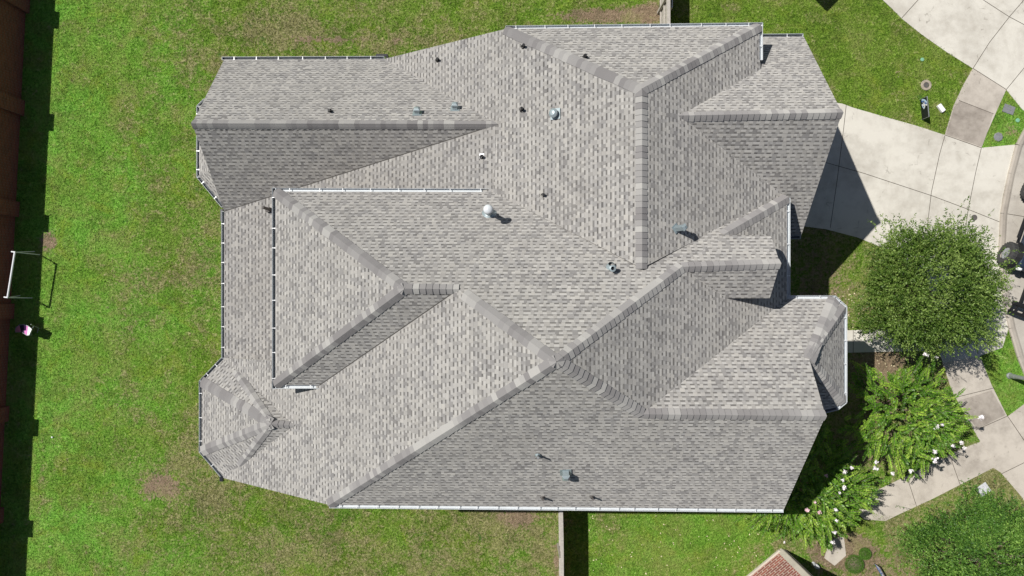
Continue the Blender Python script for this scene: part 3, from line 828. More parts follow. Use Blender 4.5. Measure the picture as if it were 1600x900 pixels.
# dormer
dx0, dx1 = P['ds0'].x, W(1198, 440, .25).x
yn, ys = W(0, 376, .25).y, W(0, 459, .25).y
wm.add([(dx0, yn, .2 * H), (dx1, yn, .2 * H), (dx1, ys, .2 * H), (dx0, ys, .2 * H), (dx0, yn, .2475 * H), (dx1, yn, .2475 * H), (dx1, ys, .2475 * H), (dx0, ys, .2475 * H), (dx0, (yn + ys) / 2, .272 * H), (dx1, (yn + ys) / 2, .272 * H)],
       [(0, 1, 5, 4), (2, 3, 7, 6), (1, 2, 6, 9, 5), (3, 0, 4, 8, 7), (4, 5, 9, 8), (6, 7, 8, 9)])
wall = box_uv(wm.build('wall', M['housebrick'], house))

# openings on the walls (seen from positions to the side)
def window(c, along, w, h, out, name='window', panes=2):
    c = Vector(c); al = Vector((along[0], along[1], 0)); ou = Vector((out[0], out[1], 0))
    R = Matrix((al, ou, Vector((0, 0, 1)))).transposed()
    f = MB()
    for sx in (-1, 1): f.box(c + al * sx * (w / 2), (0.07, 0.08, h + .07), R=R)
    for sz in (-1, 1): f.box(c + Vector((0, 0, sz * h / 2)), (w + .07, 0.09, 0.07), R=R)
    for i in range(1, panes): f.box(c + al * (w * (i / panes - .5)), (0.04, 0.06, h), R=R)
    fo = f.build(name, M['white'], house)
    g = MB(); g.box(c, (w, 0.03, h), R=R); g.build('pane', M['pane'], fo)
    return fo
for X in (-340, -270): window((X * s_, 314 * s_ + .02, 1.3), (1, 0), 1.2, 1.3, (0, 1))
for Y in (60, 0, -60): window((-398 * s_ - .02, Y * s_, 1.3), (0, 1), 1.3, 1.4, (-1, 0))
for X in (-120, 0, 120, 230): window((X * s_, -262 * s_ - .02, 4.0), (1, 0), 1.1, 1.3, (0, -1))
for X in (80, 200): window((X * s_, 312 * s_ + .02, 4.0), (1, 0), 1.1, 1.3, (0, 1))
window((328 * s_ + .02, -215 * s_, 4.1), (0, 1), 1.1, 1.3, (1, 0)); window((dx1 + .02, (yn + ys) / 2, .243 * H), (0, 1), .7, .5, (1, 0))
gd = MB()
gd.box((372 * s_ + .03, 202 * s_, 1.1), (.06, 4.9, 2.2))
for z in (.55, 1.1, 1.65): gd.box((372 * s_ + .065, 202 * s_, z), (.02, 4.9, .03))
gd.build('garage_door', M['fascia'], house)

# downspouts
ds = MB(); p = W(598, 88, .085)
ds.box(p + Vector((-.05, .06, -.05)), (.42, .08, .07)); ds.box(p + Vector((.14, .04, -.1)), (.1, .09, .14)); ds.box(p + Vector((.14, -.02, -1.2)), (.09, .07, 2.3))
ds.build('downspout', M['black'], house)
ds = MB(); p = W(346, 336, .086)
ds.box(p + Vector((-.01, 0, -.06)), (.09, .45, .08)); ds.box(p + Vector((.03, -.2, -1.2)), (.08, .09, 2.3))
ds.build('downspout', M['black'], house)
ds = MB(); p = onplane(LOW, 420, 328)
ds.box(p + Vector((0, 0, .1)), (.15, .17, .12)); ds.box(p + Vector((.07, 0, .45)), (.07, .09, .75))
ds.build('downspout', M['iron'], house)
ds = MB(); p = P['wb'] + Vector((-.1, -.06, -.08)); ds.box(p, (.12, .16, .12)); ds.box(p + Vector((.05, .05, -1.15)), (.08, .09, 2.2)); ds.build('downspout', M['black'], house)
ds = MB(); p = P['v2'] + Vector((-.12, -.06, -.14)); ds.box(p + Vector((0, 0, -.1)), (.09, .08, .25)); ds.box(p + Vector((-.2, -.05, -.28)), (.5, .08, .07)); ds.build('downspout', M['gutter'], house)

# things through the roof
def upright(pl, px, py): return onplane(pl.split(), px, py)
def tilt(pl):
    n = fitplane(pl.split())[1]
    return n.to_track_quat('Z', 'Y').to_matrix(), n
NP = 'M v1 wr wc cr2'; WU = 'R1 a1 cr1 cr2 R2'; SP = 'M s0 s3 s2'; AN = 'w0 w1 cr1 AR'; EU = 'R1 a2 c1 R2'; NU = 'R1 a1 a2'; WL = 'a1 w1 cr1'
# tall pipe with round cap
p = upright(NP, 764.5, 333); R_, n_ = tilt(NP)
m = MB()
m.lathe(p, [(0.24, 0.005), (0.22, .02), (0.11, .05), (0.10, .16)], R=R_, n=24, m=1)
m.tube(p, p + Vector((0, 0, 1.02)), .075, n=16, m=1)
m.tube(p + Vector((0, 0, .35)), p + Vector((0, 0, .42)), .12, .09, n=16, m=1)
m.lathe(p + Vector((0, 0, 1.0)), [(.08, 0), (.145, .02), (.15, .06), (.13, .10), (.09, .13), (.04, .145), (0, .15)], n=24)
o = m.build('flue_vent', [M['gutter'], M['lead']], roof, smooth=True); tag(o, 'tall flue pipe with a round silvery cap')
def box_vent(pl, px, py, w, l, h, rz=0.0, label=None):
    p = upright(pl, px, py); R_, n_ = tilt(pl)
    Rz = Matrix.Rotation(rz, 3, 'Z')
    m = MB(); m.box(p + R_ @ Vector((0, 0, .008)), (w * 1.5, l * 1.4, .012), R=R_ @ Rz)
    m.box(p + R_ @ Vector((0, 0, h / 2)), (w * .8, l * .8, h), R=R_ @ Rz)
    c = p + R_ @ Vector((0, 0, h))
    Q = R_ @ Rz
    vs = [c + Q @ Vector((sx * w / 2, sy * l / 2, z)) for z in (-.03, .02) for sx, sy in ((-1, -1), (1, -1), (1, 1), (-1, 1))] + [c + Q @ Vector((sx * w / 4, sy * l / 4, .07)) for sx, sy in ((-1, -1), (1, -1), (1, 1), (-1, 1))]
    m.add(vs, [(3, 2, 1, 0), (0, 1, 5, 4), (1, 2, 6, 5), (2, 3, 7, 6), (3, 0, 4, 7), (4, 5, 9, 8), (5, 6, 10, 9), (6, 7, 11, 10), (7, 4, 8, 11), (8, 9, 10, 11)])
    o = m.build('roof_vent', M['lead'], roof, bevel=.006)
    return tag(o, label)
box_vent(AN, 652, 177, .21, .21, .16); box_vent(AN, 711, 170, .21, .21, .17); box_vent(SP, 884, 738, .24, .22, .2, .1)
box_vent(EU, 1056, 357, .17, .17, .38, .65, 'square cap vent on a raised neck')
# round flashing with open pipe, round domed vent
p = upright(NP, 954, 420); R_, n_ = tilt(NP); m = MB()
m.lathe(p, [(.19, .005), (.17, .03), (.11, .16), (.09, .2)], R=R_, n=24)
m.tube(p, p + Vector((0, 0, .42)), .075, n=18, caps=False); m.lathe(p + Vector((0, 0, .42)), [(.10, -.02), (.10, .02), (.055, .03), (.05, -.1)], n=18); m.tube(p + Vector((0, 0, .3)), p + Vector((0, 0, .36)), .052, n=12, m=1)
o = m.build('pipe_vent', [M['lead'], M['black']], roof, smooth=False); tag(o, 'pale round flashing with an open pipe')
p = upright(WU, 868, 178); R_, n_ = tilt(WU); m = MB()
m.box(p + R_ @ Vector((0, 0, .01)), (.34, .34, .015), R=R_)
m.lathe(p, [(.10, 0), (.10, .10), (.145, .12), (.145, .17), (.08, .22), (0, .23)], n=20, R=R_)
o = m.build('roof_vent', M['lead'], roof); tag(o, 'round domed vent on a square flashing')
for pl, px, py, h, mat, r in ((WU, 818, 73, .2, 'blackpipe', .045), (WL, 684, 94, .2, 'blackpipe', .045), (NU, 914, 89, .2, 'blackpipe', .045), (WU, 815, 171, .2, 'blackpipe', .045),
                              (LOW and 'cr1 cr2 w2 w3', 753, 245, .16, 'blackpipe', .045), (WU, 849, 305, .2, 'blackpipe', .045), (AN, 516, 174, .2, 'blackpipe', .045),
                              (SP, 840, 711, .34, 'steel', .03), (SP, 848, 777, .3, 'iron', .035), (SP, 925, 776, .32, 'iron', .035)):
    p = upright(pl, px, py); R_, n_ = tilt(pl); m = MB()
    m.tube(p, p + Vector((0, 0, h)), r, n=10); m.lathe(p, [(.085, .006), (.06, .03), (r + .01, .07)], R=R_, n=12, m=1)
    if px in (753,): m.box(p + R_ @ Vector((-.03, 0, .006)), (.16, .16, .01), R=R_, m=2)
    m.build('vent_pipe', [M[mat], M[mat] if mat != 'steel' else M['lead'], M['white']], roof)

# ------------------------------------------------------------------ neighbouring houses (mostly outside the frame)
def small_house(name, corner, u, v, L1, L2, ze, over, label, wallmat, pitch=.6):
    """corner: plan point of one wall corner; u, v: unit wall directions"""
    hs = empty(name, (0, 0, 0), label, 'house')
    c = Vector((corner[0], corner[1], 0)); u = Vector((u[0], u[1], 0)).normalized(); v = Vector((v[0], v[1], 0)).normalized()
    q = [c, c + u * L1, c + u * L1 + v * L2, c + v * L2]
    m = MB(); m.prism([tuple(x.xy) for x in q], 0, ze)
    w_ = box_uv(m.build('wall', wallmat, hs))
    e = [c - u * over - v * over, c + u * (L1 + over) - v * over, c + u * (L1 + over) + v * (L2 + over), c - u * over + v * (L2 + over)]
    e = [x + Vector((0, 0, ze)) for x in e]
    half = (min(L1, L2) + 2 * over) / 2; rise = half * pitch
    if L1 >= L2:
        r0 = (e[0] + e[3]) / 2 + u * half; r1 = (e[1] + e[2]) / 2 - u * half
        fs = [((e[0], e[1], r1, r0), v), ((e[1], e[2], r1), -u), ((e[2], e[3], r0, r1), -v), ((e[3], e[0], r0), u)]
    else:
        r0 = (e[0] + e[1]) / 2 + v * half; r1 = (e[3] + e[2]) / 2 - v * half
        fs = [((e[0], e[1], r0), v), ((e[1], e[2], r1, r0), -u), ((e[2], e[3], r1), -v), ((e[3], e[0], r0, r1), u)]
    b = bmesh.new(); ul = b.loops.layers.uv.new('UVMap')
    for pts, up in fs:
        pts = [Vector(x) for x in pts]
        for x in pts:
            if (x - r0).length < 1e-4 or (x - r1).length < 1e-4: x.z = ze + rise
        al = Vector((-up.y, up.x, 0)); st = math.sqrt(1 + pitch ** 2)
        ar = sum(pts[i].x * pts[(i + 1) % len(pts)].y - pts[(i + 1) % len(pts)].x * pts[i].y for i in range(len(pts)))
        if ar < 0: pts = pts[::-1]
        ff = b.faces.new([b.verts.new(x) for x in pts])
        for lp in ff.loops: lp[ul].uv = (lp.vert.co.dot(al), lp.vert.co.dot(up) * st)
    lo = b.faces.new([b.verts.new(x - Vector((0, 0, .12))) for x in e]); lo.material_index = 1
    for i in range(4):
        j = (i + 1) % 4
        ff = b.faces.new([b.verts.new(x) for x in (e[i], e[j], e[j] - Vector((0, 0, .12)), e[i] - Vector((0, 0, .12)))]); ff.material_index = 1
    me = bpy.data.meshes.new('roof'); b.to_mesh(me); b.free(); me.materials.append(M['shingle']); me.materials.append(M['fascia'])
    link(bpy.data.objects.new('roof', me), hs)
    return hs, q


cA = Vector((397 * s_, 480 * s_, 0)); q2 = math.sqrt(.5)
hsN, _ = small_house('neighboring_house', (cA.x, cA.y + .45), (-q2, q2), (q2, q2), 11, 12, .13 * H, .3, 'house beyond the top of the frame, its roof corner shading the front lawn', M['housebrick'])
cb = G(1221, 858)
ub = Vector((-51, -42, 0)).normalized(); vb = Vector((ub.y * -1, ub.x, 0)); vb = Vector((-ub.y, ub.x, 0))
if vb.x < 0: vb = -vb
hsS, qq = small_house('neighboring_house', (cb.x, cb.y), ub, vb, 12, 11, .165 * H, .25, 'red brick and limestone corner of the house at the bottom edge', M['facebrick'])
def on_wall(c, d, t, w, h, z, out, thick, mat, name, parent):
    c = Vector(c); d = Vector(d); out = Vector(out)
    R = Matrix((d, out, Vector((0, 0, 1)))).transposed()
    m = MB(); m.box(c + d * t + out * thick / 2 + Vector((0, 0, z)), (w, thick, h), R=R)
    return m.build(name, mat, parent)
zt = .165 * H - .14
nU = -vb; nV = -ub          # outward normals of the face along u / along v
on_wall(cb, ub, .09, .22, zt, zt / 2, nU, .03, M['limestone'], 'corner_board', hsS)
m = MB(); Rv = Matrix((vb, nV, Vector((0, 0, 1)))).transposed()
m.box(cb + vb * 1.6 + nV * .02 + Vector((0, 0, zt / 2)), (3.2, .05, zt), R=Rv)
o = m.build('stone_facing', M['limestone'], hsS)
m = MB()
for i in range(28):     # random ashlar blocks standing a little proud of the facing
    m.box(cb + vb * random.uniform(.2, 2.9) + nV * .048 + Vector((0, 0, random.uniform(.1, zt - .3))), (random.uniform(.2, .5), .012, random.uniform(.12, .25)), R=Rv)
m.build('stone_block', M['limestone'], hsS)
m = MB(); m.tube(cb + vb * .1 + nV * .09 + Vector((0, 0, .05)), cb + vb * .1 + nV * .09 + Vector((0, 0, zt)), .03, n=8); m.build('downspout', M['iron'], hsS)
m = MB(); m.box(cb + ub * 2.8 + nU * .02 + Vector((0, 0, .06)), (5.4, .1, .1), R=Matrix((ub, nU, Vector((0, 0, 1)))).transposed()); m.build('plinth', M['limestone'], hsS)

# ------------------------------------------------------------------ boundary wall along the left edge
KW = .055
bw = empty('boundary_wall', G(20, 450), 'long red brick boundary wall with piers in deep shade along the left edge', 'wall')
bw.location = (0, 0, 0)
A = G(44, -60); B = G(-8, 960)
d = (B - A).normalized(); o_ = Vector((-d.y, d.x, 0))
if o_.x < 0: o_ = -o_
th = .22
m = MB(); h = KW * H
m.prism([tuple((A).xy), tuple(B.xy), tuple((B - o_ * th).xy), tuple((A - o_ * th).xy)], 0, h)
box_uv(m.build('wall', M['brick'], bw))
m = MB(); m.bar(A - o_ * th / 2 + Vector((0, 0, h + .035)), B - o_ * th / 2 + Vector((0, 0, h + .035)), th + .1, .07)
box_uv(m.build('coping', M['brick'], bw))
for yc in (-148, 9, 169, 327, 486, 646, 804, 962):
    t = (yc - (-60)) / 1020
    c = A + (B - A) * t
    m = MB(); R = Matrix((d, o_, Vector((0, 0, 1)))).transposed()
    m.box(c - o_ * (th / 2 - .02) + Vector((0, 0, (h + .1) / 2)), (.62, .50, h + .1), R=R)
    m.box(c - o_ * (th / 2 - .02) + Vector((0, 0, h + .13)), (.68, .56, .06), R=R)
    box_uv(m.build('pier', M['brick'], bw))

# ------------------------------------------------------------------ timber fences
def picket_fence(px0, py0, px1, py1, k, label, bend=0.0, post_every=2.3):
    f = empty('picket_fence', (0, 0, 0), label, 'fence')
    A = W(px0, py0, k); B = W(px1, py1, k); A.z = B.z = 0
    L = (B - A).length; d = (B - A).normalized(); o = Vector((-d.y, d.x, 0))
    if o.x < 0: o = -o
    hgt = k * H
    R = Matrix((d, o, Vector((0, 0, 1)))).transposed()
    m = MB(); n = int(L / .143)
    for i in range(n):
        t = (i + .5) * L / n
        off = bend * math.exp(-(t / 1.1) ** 2)
        hh = hgt - random.uniform(0, .03)
        m.box(A + d * t + o * (off + random.uniform(-.004, .004)) + Vector((0, 0, hh / 2 + .02)), (L / n - .006, .018, hh), R=R)
    m.build('picket_panel', M['fence'], f)
    for z in (.3, hgt * .55, hgt - .22):
        r = MB()
        for i in range(8):
            t0, t1 = i * L / 8, (i + 1) * L / 8
            a = A + d * t0 + o * (-.04 + bend * math.exp(-(t0 / 1.1) ** 2)) + Vector((0, 0, z)); b = A + d * t1 + o * (-.04 + bend * math.exp(-(t1 / 1.1) ** 2)) + Vector((0, 0, z))
            r.bar(a, b, .045, .09)
        r.build('rail', M['fence'], f)
    t = .15
    while t < L:
        p = MB(); p.box(A + d * t - o * .09 + Vector((0, 0, hgt / 2)), (.09, .07, hgt - .04), R=R); p.build('post', M['fence'], f)
        t += post_every
    c = MB()
    for i in range(8):
        t0, t1 = i * L / 8, (i + 1) * L / 8
        a = A + d * t0 + o * (-.03 + bend * math.exp(-(t0 / 1.1) ** 2)) + Vector((0, 0, hgt + .02)); b = A + d * t1 + o * (-.03 + bend * math.exp(-(t1 / 1.1) ** 2)) + Vector((0, 0, hgt + .02))
        c.bar(a, b, .12, .03)
    c.build('cap_rail', M['fence'], f)
    return f


picket_fence(879, 775, 880, 960, .058, 'weathered grey timber fence running down from the house at the bottom edge', bend=-.03)
picket_fence(1046, -70, 1046, 52, .060, 'weathered timber fence meeting the top side of the house', post_every=1.4)
gt = empty('garden_gate', (0, 0, 0), 'open gate frame of pale pipe beside the timber fence above the house', 'gate')
m = MB(); a = G(1038, 14); b = G(1037, 34)
m.tube(a, a + Vector((0, 0, 1.5)), .025); m.tube(b, b + Vector((0, 0, 1.5)), .025)
for z in (.2, 1.45): m.tube(a + Vector((0, 0, z)), b + Vector((0, 0, z)), .02)
m.tube(a + Vector((0, 0, .2)), b + Vector((0, 0, 1.45)), .015)
m.build('gate_frame', M['white'], gt)
m = MB(); c0 = G(1036, -40); c1_ = G(1036, 12); m.bar(c0 + Vector((0, 0, .75)), c1_ + Vector((0, 0, .75)), .04, 1.4); m.build('gate_panel', M['darkwood'], gt)

# ------------------------------------------------------------------ yard things by the boundary wall
sw = empty('swing_frame', (0, 0, 0), 'white metal swing frame without swings beside the brick wall', 'swing frame')
T0 = W(23, 394, .043); T1 = W(11.5, 465, .043)
m = MB(); m.tube(T0, T1, .035, n=12); m.build('top_bar', M['white'], sw)
for T, feet in ((T0, ((45, 392), (53, 397))), (T1, ((22, 461), (41, 464.5)))):
    c = MB(); c.tube(T + Vector((-.13, .02, .01)), T + Vector((.02, 0, 0)), .028); c.build('bracket', M['white'], sw)
    for fx, fy in feet:
        l = MB(); l.tube(T, G(fx + 9, fy + 1), .018, .018, n=8); l.build('leg', M['white'], sw)

ch = empty('lawn_chair', (0, 0, 0), 'pink and white sling lounge chair with a dark band in the wall shade', 'chair')
def chpt(px, py, z): return G(px, py, z)
side_a = [(23.5, 517, .22), (24.5, 512, .30), (30, 507.6, .42), (37, 507, .48), (44, 509.5, .52), (49.5, 514, .60)]
side_b = [(24, 519, .22), (28, 519, .30), (33, 518.8, .42), (38, 521.5, .48), (42, 524.3, .52), (45, 524, .60)]
seg_m = [0, 1, 2, 3, 3]
cols = [M['pink'], M['navy'], M['lilac'], M['whitefab']]
for i, mi in enumerate([0, 0, 1, 2, 3]):
    m = MB(); a, b, c, d_ = chpt(*side_a[i]), chpt(*side_a[i + 1]), chpt(*side_b[i + 1]), chpt(*side_b[i])
    lo = Vector((0, 0, .02))
    m.add([a, b, c, d_, a - lo, b - lo, c - lo, d_ - lo], [(0, 1, 2, 3), (7, 6, 5, 4), (0, 4, 5, 1), (1, 5, 6, 2), (2, 6, 7, 3), (3, 7, 4, 0)])
    m.build(('seat', 'seat', 'band', 'backrest', 'headrest')[i], cols[mi], ch)
m = MB()
for s in (side_a, side_b):
    for a, b in zip(s[:-1], s[1:]): m.tube(chpt(*a), chpt(*b), .014, n=8)
for a, b in (((48, 507, .5), (61, 513, .1)), ((52, 510, .5), (47, 524, .4)), ((25, 515, .25), (27, 514, 0)), ((60, 513, .1), (58, 520, .0)), ((45, 524, .5), (50, 523, 0)), ((26, 519, .25), (28, 518, 0))):
    m.tube(chpt(*a), chpt(*b), .014, n=8)
m.build('frame', M['steel'], ch)

# ------------------------------------------------------------------ signs
def stroke(m, pts, w, R, c, mat=0):
    for a, b in zip(pts[:-1], pts[1:]):
        A = c + R @ Vector((a[0], .012, a[1])); B = c + R @ Vector((b[0], .012, b[1]))
        m.bar(A, B, .006, w, mat)
def yard_sign(base_a, base_b, h, z0, mat, label, marks, frame):
    s = empty('yard_sign', (0, 0, 0), label, 'sign')
    A = G(*base_a); B = G(*base_b); d = (B - A).normalized(); o = Vector((-d.y, d.x, 0))
    if (Vector((0, 0, 0)) - A).dot(o) < 0: o = -o
    R = Matrix((d, o, Vector((0, 0, 1)))).transposed(); L = (B - A).length
    m = MB(); m.box((A + B) / 2 + Vector((0, 0, z0 + h / 2)), (L, .02, h), R=R); m.build('panel', mat, s)
    m = MB()
    for e in (A, B): m.tube(e + Vector((0, 0, 0)), e + Vector((0, 0, z0 + h + .01)), .012, n=8)
    m.bar(A + Vector((0, 0, z0 + h + .008)), B + Vector((0, 0, z0 + h + .008)), .03, .015)
    m.build('frame', frame, s)
    for mt, w, pts in marks:
        k = MB(); c = A + Vector((0, 0, z0)); stroke(k, [(x * L, y * h) for x, y in pts], w, R, c); k.build('lettering', mt, s)
    return s


wv = [(i / 12, .5 + .3 * math.sin(i * 1.9)) for i in range(13)]
yard_sign((1437, 156), (1440, 187), .45, .05, M['black'], 'black yard sign with a white and blue swirl logo on the front lawn',
          [(M['signlight'], .06, [(.06, .25), (.10, .55), (.18, .78), (.30, .9)]), (M['signwhite'], .05, [(.18, .35), (.24, .7), (.30, .4), (.36, .72), (.40, .45)]),
           (M['signwhite'], .045, [(.30, .2), (.36, .5), (.44, .62), (.52, .4)]), (M['signblue'], .05, [(.12, .2), (.2, .5), (.34, .85)]), (M['signlight'], .035, [(.26, .25), (.42, .3), (.50, .55)]),
           (M['signwhite'], .03, [(.34, .88), (.42, .92), (.36, .7)])], M['steel'])
yard_sign((1366, 880), (1392, 925), .35, .05, M['signwhite'], 'white and blue yard sign on the straw coloured grass at the bottom edge',
          [(M['signblue'], .10, [(.02, .12), (.98, .12)]), (M['signblue'], .05, [(.08, .4), (.13, .8), (.18, .45), (.24, .82), (.3, .4)]), (M['signblue'], .045, [(.38, .45), (.44, .8), (.5, .45), (.56, .8)]),
           (M['signlight'], .05, [(.65, .6), (.9, .6)])], M['iron'])

pk = MB(); c = G(1470.5, 169, .06); pk.box(c, (.17, .34, .12), rz=math.radians(-38 + 75) if False else math.radians(37))
o = pk.build('paper_bundle', M['whitefab'], bevel=.015); tag(o, 'small white wrapped bundle lying on the front lawn', 'parcel')

# ------------------------------------------------------------------ utility covers
def lid(px, py, r, mat, label, name='utility_cover', cat='utility cover', n=24, ring=None, sq=None, rz=0, z=.02):
    c = G(px, py)
    if ring:
        e = empty(name, c, label, cat)
        m = MB(); m.lathe((0, 0, 0), [(r * .55, 0), (r * .55, z + .012), (r * .95, z + .014), (r, z), (r, 0)], n=n); m.build('ring', ring, e)
        m = MB(); m.lathe((0, 0, 0), [(r * .54, 0), (r * .54, z + .006), (0, z + .008)], n=n); m.build('lid', mat, e)
        return e
    m = MB()
    if sq:
        m.box((0, 0, z / 2 + .002), (sq[0], sq[1], z), rz=rz)
        for i in (-1, 0, 1): m.box((0, 0, z + .004), (sq[0] * .9, .008, .006), rz=rz + (PI / 2 if i else 0)) if i > -1 else None
        o = m.build(name, mat, bevel=.012)
    else:
        m.lathe((0, 0, 0), [(r, 0), (r, z), (r * .9, z + .01), (0, z + .014)], n=n); o = m.build(name, mat)
    o.location = c
    return tag(o, label, cat)
lid(1447, 133, .22, M['iron'], 'round meter cover in a concrete ring near the black yard sign', ring=M['ringcon'])
lid(1441, 93, .075, M['greenlid'], 'small pale green round lid above the ringed meter cover')
lid(1590, 188, .085, M['greenlid'], 'small green round lid in the grass island between the driveways')
lid(1576, 171, .2, M['gridlid'], 'grey rectangular utility cover, larger one in the grass island', sq=(.46, .34), rz=-.35, z=.03)
lid(1559.5, 214, .19, M['gridlid'], 'grey eight sided utility cover at the lower tip of the grass island', n=8, z=.03)
lid(1522, 340, .12, M['iron'], 'round grey cleanout cover set in the driveway', z=.03)
lid(1536, 765, .2, M['stone'], 'pale worn utility slab in the grass below the side path', sq=(.5, .42), rz=.6, z=.025)
m = MB(); m.lathe((0, 0, 0), [(.03, 0), (.035, .05), (0, .07)], n=10); o = m.build('sprinkler_head', M['white']); o.location = G(82, 683); tag(o, 'tiny white sprinkler head in the back lawn', 'sprinkler')

# street lamp: leans out of the frame through perspective only
sl = empty('street_lamp', G(1577, 587), 'grey street lamp pole in the grass strip at the right edge', 'street lamp')
m = MB(); m.lathe((0, 0, 0), [(.13, 0), (.13, .06), (.10, .1), (.095, .35), (.085, .4)], n=20); m.build('base', M['steel'], sl)
m = MB(); m.tube((0, 0, .3), (0, 0, 6.2), .082, .055, n=20); m.build('pole', M['steel'], sl)
m = MB(); m.tube((0, 0, 6.1), (1.3, 0, 6.5), .035, .03, n=12); m.build('arm', M['steel'], sl)
m = MB(); m.box((1.6, 0, 6.5), (.6, .22, .12)); m.build('lamp_head', M['steel'], sl, bevel=.03)

# ------------------------------------------------------------------ parked off-road vehicle (mostly outside the frame)
def vehicle():
    e = empty('parked_car', G(1600, 386), 'dark blue off-road car with fat exposed tyres at the right edge', 'car')
    T = Matrix.Rotation(math.radians(-20), 4, 'Z')
    def loc(x, y, z): return (T @ Vector((x, y, z)))
    # x: right of the wheels' side, y: forward is negative (towards the bottom of the picture)
    wx = .80
    for sx in (-1, 1):
        for wy in (-.62, 2.2):
            m = MB(); R = T.to_3x3() @ Matrix.Rotation(PI / 2, 3, 'Y')
            c = loc(sx * wx * .98, wy, .47)
            m.lathe(c, [(.25, -.17), (.40, -.18), (.455, -.15), (.47, -.10), (.47, .10), (.455, .15), (.40, .18), (.25, .17)], n=36, R=R)
            for i in range(24):
                t = 2 * PI * i / 24
                q = R @ (Matrix.Rotation(t, 3, 'Z') @ Vector((.472, 0, 0)))
                m.box(c + q, (.03, .05, .30), R=R @ Matrix.Rotation(t, 3, 'Z'))
            wo = m.build('wheel', M['tyre'], e)
            r = MB(); r.lathe(c, [(.26, -.12), (.22, -.13), (.06, -.09 * 1), (0, -.09)], n=24, R=R) if sx < 0 else r.lathe(c, [(.26, .12), (.22, .13), (.06, .09), (0, .09)], n=24, R=R)
            for i in range(6):
                t = 2 * PI * i / 6
                q = R @ (Matrix.Rotation(t, 3, 'Z') @ Vector((.14, 0, .13 * sx)))
                r.box(c + q, (.2, .05, .03), R=R @ Matrix.Rotation(t, 3, 'Z'))
            r.build('rim', M['steel'], wo)
    b = MB()
    hw = .60
    prof = [(-1.1, .55), (-1.15, .78), (-1.02, .96), (0.1, 1.08), (.35, 1.12), (.9, 1.62), (2.65, 1.66), (2.9, 1.1), (2.95, .6)]
    n = len(prof)
    vs = [loc(-hw, y, z) for y, z in prof] + [loc(hw, y, z) for y, z in prof]
    b.add(vs, [tuple(range(n)), tuple(range(n, 2 * n))[::-1]] + [(i, n + i, n + (i + 1) % n, (i + 1) % n) for i in range(n)])
    b.build('body', M['carpaint'], e, bevel=.05)
    for sx in (-1, 1):
        for wy in (-.62, 2.2):
            f = MB()
            for i in range(7):
                t0 = PI * (i / 7); t1 = PI * ((i + 1) / 7)
                x0, x1 = sx * (hw - .03), sx * (hw + .17)
                y0, z0 = wy - math.cos(t0) * .60, .47 + math.sin(t0) * .54
                y1, z1 = wy - math.cos(t1) * .60, .47 + math.sin(t1) * .54
                q = [loc(x0, y0, z0), loc(x1, y0, z0 - .04), loc(x1, y1, z1 - .04), loc(x0, y1, z1)]
                dn = Vector((0, 0, .04)); q2_ = [v - dn for v in q]
                f.add(q + q2_, [(0, 1, 2, 3), (7, 6, 5, 4), (0, 4, 5, 1), (1, 5, 6, 2), (2, 6, 7, 3), (3, 7, 4, 0)])
            f.build('fender', M['blackpipe'], e)
        h_ = MB(); h_.lathe(loc(sx * .45, -1.14, .82), [(.11, -.03), (.11, .03), (.08, .06), (0, .07)], n=20, R=T.to_3x3() @ Matrix.Rotation(PI / 2, 3, 'X')); h_.build('headlight', M['signwhite'], e)
        g_ = MB(); vsg = [loc(sx * (hw + .006), y, z) for y, z in ((.45, 1.15), (.9, 1.55), (2.2, 1.6), (2.4, 1.15))]
        g_.add(vsg, [(0, 1, 2, 3)]); g_.build('side_window', M['glass'], e)
        s2 = MB()
        s2.bar(loc(sx * (hw + .12), .1, .55), loc(sx * (hw + .12), 1.2, .55), .1, .05)
        s2.build('side_step', M['blackpipe'], e)
    w2 = MB(); w2.add([loc(-hw * .9, .36, 1.15), loc(hw * .9, .36, 1.15), loc(hw * .9, .86, 1.60), loc(-hw * .9, .86, 1.60)], [(0, 1, 2, 3)]); w2.build('windscreen', M['glass'], e)
    bp = MB()
    bp.tube(loc(.02, -2.4, .5), loc(1.0, -2.4, .5), .09, n=12); bp.tube(loc(.02, -2.75, .42), loc(1.0, -2.75, .42), .07, n=12)
    for x in (.06, .25, .6, .95): bp.bar(loc(x, -2.4, .5), loc(x, -2.75, .42), .06, .05)
    for x in (.3, .5): bp.bar(loc(x, -1.0, .5), loc(x, -2.4, .5), .08, .1)
    bp.build('bumper', M['blackpipe'], e)
    e.rotation_euler = (0, 0, 0)
    return e
vehicle()

# ------------------------------------------------------------------ foliage
def leaf_quads(p, dirv, L, Wd, up=None):
    """diamond leaves: p base (n,3), dirv unit directions"""
    n = len(p)
    up = rng.normal(size=(n, 3)) if up is None else up
    side = np.cross(dirv, up); side /= (np.linalg.norm(side, axis=1, keepdims=True) + 1e-9)
    L = L[:, None]; Wd = Wd[:, None]
    a = p; b = p + dirv * L * .45 + side * Wd / 2; c = p + dirv * L; d = p + dirv * L * .45 - side * Wd / 2
    v = np.stack([a, b, c, d], 1).reshape(-1, 3)
    return v, np.arange(4 * n).reshape(-1, 4)


def unit(a): return a / (np.linalg.norm(a, axis=-1, keepdims=True) + 1e-9)


def limb_mesh(m, pts, r0, r1, n=8):
    for i in range(len(pts) - 1):
        t0 = i / (len(pts) - 1); t1 = (i + 1) / (len(pts) - 1)
        m.tube(pts[i], pts[i + 1], r0 + (r1 - r0) * t0, r0 + (r1 - r0) * t1, n, caps=(i == 0))


